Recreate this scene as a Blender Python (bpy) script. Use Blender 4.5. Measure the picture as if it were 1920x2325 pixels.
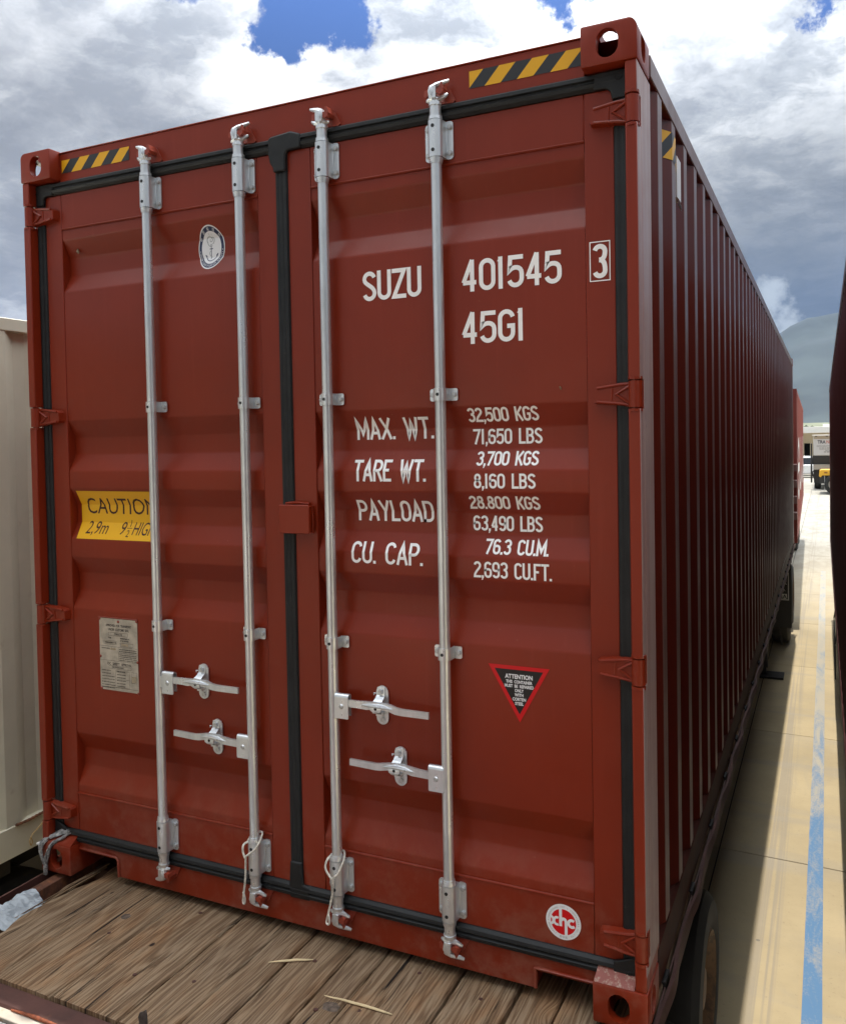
import bpy, bmesh, math, random
from mathutils import Vector, Matrix, noise
random.seed(7)
R = math.radians
for o in list(bpy.data.objects):
    bpy.data.objects.remove(o)
sc = bpy.context.scene
COL = sc.collection

# ------------------------------------------------------------------ camera
cam_d = bpy.data.cameras.new("camera")
cam = bpy.data.objects.new("camera", cam_d)
COL.objects.link(cam)
F, CX, CY, YAW, PIT, ROL = 1936.14, 963.04, 1055.0, 0.440407, 1.543160, -0.018323
cam.location = (2.9077, -2.4341, 1.7210)
cam.rotation_mode = 'QUATERNION'
cam.rotation_quaternion = (Matrix.Rotation(YAW, 3, 'Z') @ Matrix.Rotation(PIT, 3, 'X') @ Matrix.Rotation(ROL, 3, 'Z')).to_quaternion()
cam_d.sensor_fit = 'VERTICAL'
cam_d.sensor_height = 24.0
cam_d.lens = 24.0 * F / 2325.0
cam_d.shift_x = (960.0 - CX) / 2325.0
cam_d.shift_y = (CY - 1162.5) / 2325.0
cam_d.clip_start = 0.02
cam_d.clip_end = 40000
sc.camera = cam
sc.render.resolution_x, sc.render.resolution_y = 845, 1024

# ------------------------------------------------------------------ view
sc.view_settings.view_transform = 'Standard'
sc.view_settings.look = 'None'
sc.view_settings.gamma = 1.0
sc.view_settings.exposure = 0.85
sc.view_settings.use_curve_mapping = False

# ------------------------------------------------------------------ node helper
class N:
    def __init__(s, tree):
        s.t = tree; s.n = tree.nodes; s.l = tree.links
    def new(s, typ, ins=None, **kw):
        n = s.n.new(typ)
        for k, v in kw.items(): setattr(n, k, v)
        for k, v in (ins or {}).items(): s.set(n.inputs[k], v)
        return n
    def set(s, sock, v):
        if isinstance(v, bpy.types.NodeSocket): s.l.new(v, sock)
        elif isinstance(v, bpy.types.Node): s.l.new(v.outputs[0], sock)
        else: sock.default_value = v
    def math(s, op, a, b=0.0, c=0.0, clamp=False):
        n = s.new('ShaderNodeMath', {0: a, 1: b, 2: c}, operation=op, use_clamp=clamp); return n.outputs[0]
    def vmath(s, op, a, b=(0, 0, 0)):
        n = s.new('ShaderNodeVectorMath', {0: a, 1: b}, operation=op)
        return n.outputs['Value'] if op in ('DOT_PRODUCT', 'LENGTH', 'DISTANCE') else n.outputs[0]
    def vscale(s, a, k):
        n = s.new('ShaderNodeVectorMath', {0: a}, operation='SCALE'); n.inputs[3].default_value = k; return n.outputs[0]
    def mix(s, f, a, b, bt='MIX'):
        n = s.new('ShaderNodeMix', data_type='RGBA', blend_type=bt)
        s.set(n.inputs[0], f); s.set(n.inputs[6], a); s.set(n.inputs[7], b); return n.outputs[2]
    def ramp(s, f, stops, interp='LINEAR'):
        n = s.new('ShaderNodeValToRGB', {0: f}); cr = n.color_ramp; cr.interpolation = interp
        while len(cr.elements) < len(stops): cr.elements.new(0.5)
        for e, (p, c) in zip(cr.elements, stops):
            e.position = p; e.color = c if len(c) == 4 else (*c, 1)
        return n.outputs[0]
    def map(s, f, a, b, c=0.0, d=1.0, smooth=True):
        n = s.new('ShaderNodeMapRange', {0: f, 1: a, 2: b, 3: c, 4: d}, interpolation_type='SMOOTHSTEP' if smooth else 'LINEAR'); return n.outputs[0]
    def noise(s, vec, scale, detail=4, rough=0.55, dist=0.0):
        n = s.new('ShaderNodeTexNoise', {'Scale': scale, 'Detail': detail, 'Roughness': rough, 'Distortion': dist})
        if vec is not None: s.set(n.inputs['Vector'], vec)
        return n
    def mapping(s, vec, scale=(1, 1, 1), loc=(0, 0, 0), rot=(0, 0, 0)):
        return s.new('ShaderNodeMapping', {0: vec, 1: loc, 2: rot, 3: scale}).outputs[0]

def g3(v): return (v, v, v, 1)

# ------------------------------------------------------------------ sky and sun
SUN_EL, SUN_AZ = R(77.2), R(-3.0)     # azimuth measured from +Y, towards +X
w = bpy.data.worlds.new("World"); sc.world = w; w.use_nodes = True
w.node_tree.nodes.clear()
q = N(w.node_tree)
tc = q.new('ShaderNodeTexCoord').outputs['Generated']
nrm = q.vmath('NORMALIZE', tc)
sep = q.new('ShaderNodeSeparateXYZ', {0: nrm})
el = sep.outputs[2]
sky = q.new('ShaderNodeTexSky', sky_type='NISHITA', sun_disc=False, sun_elevation=SUN_EL, sun_rotation=SUN_AZ, altitude=0.0, air_density=1.0, dust_density=1.5, ozone_density=1.5)
def dirv(az, e):
    az, e = R(az), R(e); return (math.sin(az) * math.cos(e), math.cos(az) * math.cos(e), math.sin(e))
def lobe(az, e, inner, outer, warp=None):
    d = q.vmath('DOT_PRODUCT', warp if warp is not None else nrm, dirv(az, e))
    return q.map(d, math.cos(R(outer)), math.cos(R(inner)))
# cloud layer coordinates: flattened so that clouds get smaller and flatter near the horizon
zz = q.math('ADD', q.math('MAXIMUM', el, 0.0), 0.30)
pl = q.new('ShaderNodeCombineXYZ', {0: q.math('DIVIDE', sep.outputs[0], zz), 1: q.math('DIVIDE', sep.outputs[1], zz), 2: q.math('MULTIPLY', el, 1.5)}).outputs[0]
warpn = q.noise(pl, 2.2, 6, 0.6)
warped = q.vmath('ADD', pl, q.vscale(q.vmath('SUBTRACT', warpn.outputs['Color'], (0.5, 0.5, 0.5)), 0.22))
n_big = q.noise(warped, 1.5, 9, 0.53).outputs[0]
n_mid = q.noise(warped, 3.7, 10, 0.60).outputs[0]
n_fine = q.noise(warped, 9.0, 8, 0.62).outputs[0]
ndir = q.vmath('NORMALIZE', q.vmath('ADD', nrm, q.vscale(q.vmath('SUBTRACT', q.noise(nrm, 14, 8, 0.62).outputs['Color'], (0.5, 0.5, 0.5)), 0.16)))
# cover: overcast of broken cumulus, holes where the blue shows
cov = q.math('ADD', q.math('MULTIPLY', n_big, 0.8), q.math('MULTIPLY', n_mid, 0.5))
cov = q.math('ADD', cov, 0.10)
for (az, e, i, o, k) in [(-33.6, 26.0, 0.2, 3.4, 0.60), (-30.0, 28.2, 0.4, 3.4, 0.58), (-15.5, 27.4, 0.4, 3.4, 0.56), (1.9, 25.6, 0.2, 2.4, 0.50), (-50.0, 2.0, 1.0, 7.0, 0.24), (-41, 27.5, .2, 1.6, .4)]:
    cov = q.math('SUBTRACT', cov, q.math('MULTIPLY', lobe(az, e, i, o, ndir), k))
gray_side = q.math('MULTIPLY', q.map(el, 0.42, 0.25), q.map(sep.outputs[0], -0.42, -0.15))
cov = q.math('ADD', cov, q.math('MULTIPLY', gray_side, 0.35))
mask = q.map(q.math('ADD', cov, q.math('MULTIPLY', q.math('SUBTRACT', n_fine, 0.5), 0.30)), 0.36, 0.66)
# thickness shading of the cloud undersides
thick = q.math('ADD', q.math('MULTIPLY', n_mid, 0.55), q.math('MULTIPLY', n_fine, 0.45))
cl = q.ramp(thick, [(0.37, (0.90, 0.92, 0.93)), (0.44, (0.66, 0.68, 0.70)), (0.50, (0.41, 0.435, 0.465)), (0.58, (0.26, 0.282, 0.315))])
bright = q.math('MAXIMUM', q.math('MULTIPLY', lobe(-25, 22, 2, 22, ndir), 0.60), q.math('MULTIPLY', lobe(-44, 24, 1, 10, ndir), 0.35))
cl = q.mix(q.math('MULTIPLY', bright, q.map(n_mid, 0.66, 0.40)), cl, (1.0, 1.0, 1.0, 1))
cl = q.mix(q.math('MULTIPLY', lobe(-50, 13, 3, 17, ndir), 0.55), cl, (0.33, 0.345, 0.375, 1))
# the darker, bluer bank over the mountains
dark = q.map(q.math('ADD', el, q.math('MULTIPLY', q.math('SUBTRACT', n_mid, 0.5), 0.30)), 0.44, 0.12)
side = q.math('MULTIPLY', dark, q.map(sep.outputs[0], -0.42, -0.10))
cl = q.mix(q.math('MULTIPLY', side, 0.92), cl, q.mix(q.map(el, 0.30, 0.10), (0.220, 0.245, 0.265, 1), (0.120, 0.155, 0.205, 1)))
cl = q.mix(q.math('MULTIPLY', lobe(-3.7, 7.6, .3, 2.2, ndir), .75), cl, (.60, .66, .70, 1))
lift = q.map(el, 0.0, 0.85, 0.78, 1.15, False)
cl = q.mix(1.0, cl, q.new('ShaderNodeCombineXYZ', {0: lift, 1: lift, 2: lift}).outputs[0], 'MULTIPLY')
blue = q.mix(q.map(el, 0.0, 0.40), (0.42, 0.55, 0.68, 1), (0.026, 0.070, 0.225, 1))
skyc = q.mix(0.85, q.mix(1.0, sky.outputs[0], (0.085, 0.085, 0.085, 1), 'MULTIPLY'), blue)
col = q.mix(mask, skyc, cl)
col = q.mix(q.map(el, 0.0, -0.03), col, (0.20, 0.19, 0.17, 1))
# sky brightened round the high sun, added to light the shaded doors
sky_boost = q.map(q.vmath('DOT_PRODUCT', nrm, (math.sin(SUN_AZ) * math.cos(SUN_EL), math.cos(SUN_AZ) * math.cos(SUN_EL), math.sin(SUN_EL))), math.cos(R(64)), math.cos(R(8)), 0.70, 4.0)
col = q.mix(1.0, col, q.new('ShaderNodeCombineXYZ', {0: sky_boost, 1: sky_boost, 2: sky_boost}).outputs[0], 'MULTIPLY')
bg = q.new('ShaderNodeBackground', {0: q.mix(1.0, col, (10, 10, 10, 1), 'MULTIPLY'), 1: 0.10})
out = q.new('ShaderNodeOutputWorld', {0: bg.outputs[0]})

sun_d = bpy.data.lights.new("sun", 'SUN'); sun_d.energy = 2.75; sun_d.angle = R(0.53); sun_d.color = (1.0, 0.955, 0.88)
sun = bpy.data.objects.new("sun", sun_d); COL.objects.link(sun)
sd = Vector((math.sin(SUN_AZ) * math.cos(SUN_EL), math.cos(SUN_AZ) * math.cos(SUN_EL), math.sin(SUN_EL)))
sun.rotation_mode = 'QUATERNION'; sun.rotation_quaternion = sd.to_track_quat('Z', 'Y'); sun.location = (0, 0, 60)

# ------------------------------------------------------------------ mesh helper
class G:
    def __init__(s): s.v = []; s.f = []; s.m = []; s.cm = 0
    def face(s, *idx): s.f.append(tuple(idx)); s.m.append(s.cm)
    def add(s, vs, fs):
        b = len(s.v); s.v += [tuple(p) for p in vs]
        for f in fs: s.f.append(tuple(i + b for i in f)); s.m.append(s.cm)
        return s
    def box(s, x0, x1, y0, y1, z0, z1):
        return s.add([(x0, y0, z0), (x1, y0, z0), (x1, y1, z0), (x0, y1, z0), (x0, y0, z1), (x1, y0, z1), (x1, y1, z1), (x0, y1, z1)],
                     [(0, 3, 2, 1), (4, 5, 6, 7), (0, 1, 5, 4), (1, 2, 6, 5), (2, 3, 7, 6), (3, 0, 4, 7)])
    def prism(s, pts, axis, a, b):
        # pts 2D: axis 'y' -> (x,z); 'x' -> (y,z); 'z' -> (x,y)
        def P(p, t): return {'y': (p[0], t, p[1]), 'x': (t, p[0], p[1]), 'z': (p[0], p[1], t)}[axis]
        n = len(pts); vs = [P(p, a) for p in pts] + [P(p, b) for p in pts]
        return s.add(vs, [tuple(range(n)), tuple(range(2 * n - 1, n - 1, -1))] + [(i, n + i, n + (i + 1) % n, (i + 1) % n) for i in range(n)])
    def cyl(s, p0, p1, r0, r1=None, n=16, caps=True):
        r1 = r0 if r1 is None else r1
        p0, p1 = Vector(p0), Vector(p1); d = (p1 - p0).normalized()
        a = d.orthogonal().normalized(); b = d.cross(a)
        vs = []
        for p, r in ((p0, r0), (p1, r1)):
            for i in range(n):
                t = 2 * math.pi * i / n; vs.append(p + a * (r * math.cos(t)) + b * (r * math.sin(t)))
        fs = [(i, (i + 1) % n, n + (i + 1) % n, n + i) for i in range(n)]
        if caps: fs += [tuple(range(n - 1, -1, -1)), tuple(range(n, 2 * n))]
        return s.add(vs, fs)
    def tube(s, pts, r, n=8, caps=True, flat=1.0):
        pts = [Vector(p) for p in pts]; k = len(pts); rs = r if isinstance(r, (list, tuple)) else [r] * k
        vs = []; a = None
        for i, p in enumerate(pts):
            d = (pts[min(i + 1, k - 1)] - pts[max(i - 1, 0)]).normalized()
            if a is None: a = d.orthogonal().normalized()
            a = (a - d * a.dot(d)).normalized(); b = d.cross(a)
            for j in range(n):
                t = 2 * math.pi * j / n; vs.append(p + a * (rs[i] * math.cos(t)) + b * (rs[i] * flat * math.sin(t)))
        fs = [(i * n + j, i * n + (j + 1) % n, (i + 1) * n + (j + 1) % n, (i + 1) * n + j) for i in range(k - 1) for j in range(n)]
        if caps: fs += [tuple(range(n - 1, -1, -1)), tuple(range((k - 1) * n, k * n))]
        return s.add(vs, fs)
    def bar(s, pts, hz, ty):
        # bar in an x-z path: pts (x, y, z), half heights hz (list or number), half thickness ty
        k = len(pts); hs = hz if isinstance(hz, (list, tuple)) else [hz] * k
        vs = []
        for i, (x, y, z) in enumerate(pts):
            a = pts[max(i - 1, 0)]; b = pts[min(i + 1, k - 1)]
            dx, dz = b[0] - a[0], b[2] - a[2]; L = math.hypot(dx, dz) or 1; nx, nz = -dz / L, dx / L
            h = hs[i]
            vs += [(x + nx * h, y - ty, z + nz * h), (x + nx * h, y + ty, z + nz * h), (x - nx * h, y + ty, z - nz * h), (x - nx * h, y - ty, z - nz * h)]
        fs = [(i * 4 + j, i * 4 + (j + 1) % 4, (i + 1) * 4 + (j + 1) % 4, (i + 1) * 4 + j) for i in range(k - 1) for j in range(4)]
        fs += [(3, 2, 1, 0), tuple((k - 1) * 4 + j for j in range(4))]
        return s.add(vs, fs)
    def mesh(s, name, mats, smooth=None):
        me = bpy.data.meshes.new(name); me.from_pydata(s.v, [], s.f)
        for m in (mats if isinstance(mats, (list, tuple)) else [mats]): me.materials.append(m)
        for p, i in zip(me.polygons, s.m): p.material_index = i
        bm = bmesh.new(); bm.from_mesh(me); bmesh.ops.recalc_face_normals(bm, faces=bm.faces); bm.to_mesh(me); bm.free()
        if smooth:
            me.polygons.foreach_set('use_smooth', [True] * len(me.polygons)); me.set_sharp_from_angle(angle=R(smooth))
        me.update(); return me
    def build(s, name, mats, parent=None, bevel=0, smooth=None, seg=2, loc=None):
        return link(name, s.mesh(name, mats, smooth), parent, bevel, seg, loc)

def _each(g, name, mats, parent=None, **kw):
    par = list(range(len(g.v)))
    def find(a):
        while par[a] != a: par[a] = par[par[a]]; a = par[a]
        return a
    for f in g.f:
        for i in f[1:]: par[find(i)] = find(f[0])
    groups = {}
    for f, m in zip(g.f, g.m): groups.setdefault(find(f[0]), []).append((f, m))
    for k, fl in groups.items():
        h = G(); used = {}
        for f, m in fl:
            for i in f:
                if i not in used: used[i] = len(h.v); h.v.append(g.v[i])
            h.f.append(tuple(used[i] for i in f)); h.m.append(m)
        h.build(name, mats, parent, **kw)
def link(name, me, parent=None, bevel=0, seg=2, loc=None):
    o = bpy.data.objects.new(name, me); COL.objects.link(o)
    if parent: o.parent = parent
    if loc: o.location = loc
    if bevel:
        m = o.modifiers.new('bevel', 'BEVEL'); m.width = bevel; m.segments = seg; m.limit_method = 'ANGLE'; m.angle_limit = R(35); m.harden_normals = False
        me.polygons.foreach_set('use_smooth', [True] * len(me.polygons)); me.set_sharp_from_angle(angle=R(30))
    return o
def tag(o, label=None, cat=None, group=None, kind=None):
    for k, v in (('label', label), ('category', cat), ('group', group), ('kind', kind)):
        if v: o[k] = v
    return o
def empty(name, loc=(0, 0, 0), parent=None):
    o = bpy.data.objects.new(name, None); COL.objects.link(o); o.location = loc; o.empty_display_size = 0.2
    if parent: o.parent = parent
    return o
def boolean(o, cutters, name=None):
    """cut the cutter G meshes out of object o, bake, drop modifiers"""
    tmp = []
    for i, c in enumerate(cutters):
        co = bpy.data.objects.new('cut', c.mesh('cut', o.data.materials[0])); COL.objects.link(co); tmp.append(co)
        co.matrix_world = o.matrix_world
        m = o.modifiers.new('b', 'BOOLEAN'); m.operation = 'DIFFERENCE'; m.solver = 'EXACT'; m.object = co
    dg = bpy.context.evaluated_depsgraph_get(); dg.update()
    me = bpy.data.meshes.new_from_object(o.evaluated_get(dg))
    o.modifiers.clear(); o.data = me
    for co in tmp: bpy.data.objects.remove(co)
    me.polygons.foreach_set('use_smooth', [True] * len(me.polygons)); me.set_sharp_from_angle(angle=R(30))
    return o
def stadium(cx, cz, w, h, n=8):
    """rounded slot outline, w x h"""
    r = min(w, h) / 2; pts = []
    if h >= w:
        for i in range(n + 1): t = math.pi * i / n; pts.append((cx + r * math.cos(t), cz + h / 2 - r + r * math.sin(t)))
        for i in range(n + 1): t = math.pi + math.pi * i / n; pts.append((cx + r * math.cos(t), cz - h / 2 + r + r * math.sin(t)))
    else:
        for i in range(n + 1): t = -math.pi / 2 + math.pi * i / n; pts.append((cx + w / 2 - r + r * math.cos(t), cz + r * math.sin(t)))
        for i in range(n + 1): t = math.pi / 2 + math.pi * i / n; pts.append((cx - w / 2 + r + r * math.cos(t), cz + r * math.sin(t)))
    return pts
def rrect(x0, x1, z0, z1, r, n=4):
    pts = []
    for cx, cz, a in ((x1 - r, z1 - r, 0), (x0 + r, z1 - r, 90), (x0 + r, z0 + r, 180), (x1 - r, z0 + r, 270)):
        for i in range(n + 1): t = R(a + 90 * i / n); pts.append((cx + r * math.cos(t), cz + r * math.sin(t)))
    return pts

# ------------------------------------------------------------------ materials
MATS = {}
def mat(name, color, rough=0.5, metal=0.0, spec=0.5, bump=None, var=None, rvar=None, dirt=None, coat=0.0, scale=1.0):
    """bump=(scale,strength)  var=(scale,amount)  rvar=(scale,amount)  dirt=(color,scale,lo,hi,amount)"""
    m = bpy.data.materials.new(name); m.use_nodes = True; t = m.node_tree; t.nodes.clear(); q = N(t)
    b = q.new('ShaderNodeBsdfPrincipled'); o = q.new('ShaderNodeOutputMaterial', {0: b.outputs[0]})
    tc = q.new('ShaderNodeTexCoord').outputs['Object']
    c = (*color, 1)
    if var:
        f = q.noise(tc, var[0], 6, 0.6).outputs[0]
        f = q.map(f, 0.3, 0.7, 1 - var[1], 1 + var[1])
        c = q.mix(1.0, c, q.new('ShaderNodeCombineXYZ', {0: f, 1: f, 2: f}).outputs[0], 'MULTIPLY')
    if dirt:
        f = q.noise(tc, dirt[1], 8, 0.65).outputs[0]
        f = q.math('MULTIPLY', q.map(f, dirt[2], dirt[3]), dirt[4])
        c = q.mix(f, c, (*dirt[0], 1))
    q.set(b.inputs['Base Color'], c)
    r = rough
    if rvar: r = q.map(q.noise(tc, rvar[0], 5, 0.6).outputs[0], 0.3, 0.7, rough - rvar[1], rough + rvar[1])
    q.set(b.inputs['Roughness'], r)
    b.inputs['Metallic'].default_value = metal
    b.inputs['Specular IOR Level'].default_value = spec
    b.inputs['Coat Weight'].default_value = coat
    if bump:
        bn = q.new('ShaderNodeBump', {'Strength': bump[1], 'Distance': 0.002, 'Height': q.noise(tc, bump[0], 5, 0.6).outputs[0]})
        q.set(b.inputs['Normal'], bn.outputs[0])
    MATS[name] = m; return m

def paint(name, color, rough=0.36, streak=0.25, dust=(0.35, 0.22, 0.16), dustamt=0.12, dustz=0.6, chalk_sheen=None, chalk_sheen_c=(.36, .27, .26), scratch=0.8, bump=0.28):
    """container paint: faint waviness, vertical dust streaks, dust low down near the sill"""
    m = bpy.data.materials.new(name); m.use_nodes = True; t = m.node_tree; t.nodes.clear(); q = N(t)
    b = q.new('ShaderNodeBsdfPrincipled'); q.new('ShaderNodeOutputMaterial', {0: b.outputs[0]})
    geo = q.new('ShaderNodeTexCoord').outputs['Object']
    cl = q.noise(geo, 1.7, 5, 0.6).outputs[0]
    c = q.mix(q.map(cl, 0.3, 0.7), (*[k * 0.93 for k in color], 1), (*[k * 1.07 for k in color], 1))
    st = q.noise(q.mapping(geo, (38, 38, 1.6)), 1.0, 6, 0.62).outputs[0]
    f1 = q.math('MULTIPLY', q.map(st, 0.52, 0.80), streak)
    c = q.mix(f1, c, (*[min(1, k * 1.25 + 0.015) for k in color], 1))
    sp = q.noise(geo, 55, 3, 0.7).outputs[0]
    f2 = q.math('MULTIPLY', q.map(sp, 0.70, 0.78), 0.30)
    z = q.new('ShaderNodeSeparateXYZ', {0: geo}).outputs[2]
    low = q.map(z, dustz, 0.0)
    dn = q.noise(geo, 9, 8, 0.7).outputs[0]
    f3 = q.math('MULTIPLY', q.math('MULTIPLY', q.map(dn, 0.42, 0.72), low), dustamt * 2.2)
    c = q.mix(q.math('MAXIMUM', f2, f3, clamp=True), c, (*dust, 1))
    if chalk_sheen:
        # outermost faces paler: grazing sky sheen painted in, with chalky scuffs on the post
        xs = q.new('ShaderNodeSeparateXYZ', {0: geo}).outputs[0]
        e = q.math('MULTIPLY', q.map(xs, chalk_sheen - .0008, chalk_sheen + .0004), q.map(q.new('ShaderNodeSeparateXYZ', {0: geo}).outputs[2], .163, .170))
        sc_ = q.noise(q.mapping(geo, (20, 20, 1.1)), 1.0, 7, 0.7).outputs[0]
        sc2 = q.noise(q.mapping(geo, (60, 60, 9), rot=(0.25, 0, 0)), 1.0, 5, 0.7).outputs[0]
        c = q.mix(q.math('MULTIPLY', e, q.map(sc_, .30, .62, .55, .95)), c, (*chalk_sheen_c, 1))
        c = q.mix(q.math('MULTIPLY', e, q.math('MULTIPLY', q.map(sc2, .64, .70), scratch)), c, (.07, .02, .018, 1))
    q.set(b.inputs['Base Color'], c)
    q.set(b.inputs['Roughness'], q.math('ADD', q.map(q.noise(geo, 6, 6, 0.65).outputs[0], 0.3, 0.7, rough - 0.04, rough + 0.06), q.math('MULTIPLY', f3, 0.5)))
    b.inputs['Specular IOR Level'].default_value = 0.36
    h = q.math('ADD', q.math('MULTIPLY', q.noise(geo, 3.0, 2, 0.5).outputs[0], 1.0), q.math('MULTIPLY', q.noise(geo, 260, 2, 0.6).outputs[0], 0.035))
    bn = q.new('ShaderNodeBump', {'Strength': bump, 'Distance': 0.010, 'Height': h})
    q.set(b.inputs['Normal'], bn.outputs[0])
    MATS[name] = m; return m

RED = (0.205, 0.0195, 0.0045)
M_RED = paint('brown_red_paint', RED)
M_REDS = paint('dimmed_red_side_paint', (0.095, 0.0125, 0.0070), rough=0.33, streak=0.05, dustamt=0.02, chalk_sheen=2.4328, chalk_sheen_c=(.15, .088, .080), scratch=.0, bump=.015)  # door red darkened: the side's dim reflection is put into the colour
M_RAIL = mat('bottom_rail_paint', (0.045, 0.012, 0.008), 0.55, spec=0.15, var=(9, .3))
M_POST = paint('post_paint', RED, chalk_sheen=2.4332)
M_KEEP = mat('keeper_paint', (0.26, 0.042, 0.022), 0.42, bump=(90, 0.3), var=(30, 0.15))
M_GALV = None
def galv(name, base=(0.70, 0.73, 0.75), rough=0.30):
    m = bpy.data.materials.new(name); m.use_nodes = True; t = m.node_tree; t.nodes.clear(); q = N(t)
    b = q.new('ShaderNodeBsdfPrincipled'); q.new('ShaderNodeOutputMaterial', {0: b.outputs[0]})
    tc = q.new('ShaderNodeTexCoord').outputs['Object']
    n1 = q.noise(q.mapping(tc, (1, 1, 0.30)), 22, 5, 0.6).outputs[0]
    n2 = q.noise(tc, 160, 4, 0.6).outputs[0]
    c = q.ramp(n1, [(0.32, tuple(k * 0.84 for k in base)), (0.5, base), (0.68, tuple(min(1, k * 1.12) for k in base))])
    c = q.mix(q.math('MULTIPLY', q.map(n2, 0.68, 0.76), 0.14), c, (0.16, 0.14, 0.12, 1))
    q.set(b.inputs['Base Color'], c); b.inputs['Metallic'].default_value = 0.74
    q.set(b.inputs['Roughness'], q.map(n1, 0.3, 0.7, rough + 0.05, rough - 0.03))
    MATS[name] = m; return m
M_GALV = galv('galvanised_steel')
M_BOLT = mat('bolt_steel', (0.50, 0.51, 0.51), 0.38, metal=0.6, var=(80, 0.2))
M_BLACKHOLE = mat('dark_hole', (0.012, 0.012, 0.014), 0.6)
M_RUBBER = mat('door_rubber', (0.011, 0.012, 0.013), 0.5, spec=0.35, bump=(60, 0.35), var=(14, 0.25), dirt=((0.10, 0.085, 0.07), 26, 0.60, 0.82, 0.55))
M_WHITE = mat('white_lettering', (0.93, 0.91, 0.89), 0.5, var=(20, 0.04))
M_DECAL_W = mat('white_decal', (0.80, 0.80, 0.81), 0.35)
M_DECAL_R = mat('red_decal', (0.62, 0.004, 0.008), 0.30)
M_DECAL_K = mat('black_decal', (0.010, 0.010, 0.010), 0.35)
M_DECAL_N = mat('navy_decal', (0.012, 0.022, 0.075), 0.35)
M_DECAL_G = mat('grey_decal', (0.34, 0.36, 0.36), 0.4)
M_YEL = mat('caution_yellow', (0.80, 0.42, 0.006), 0.35)
M_TAPEY = mat('tape_yellow', (0.72, 0.37, 0.004), 0.4)
M_TAPEK = mat('tape_black', (0.018, 0.020, 0.023), 0.42)
M_MAROON = mat('label_text', (0.045, 0.006, 0.006), 0.4)
M_PLATE = mat('approval_plate_metal', (0.50, 0.45, 0.38), 0.30, metal=0.45, var=(22, 0.22), bump=(30, 0.5))

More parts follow.
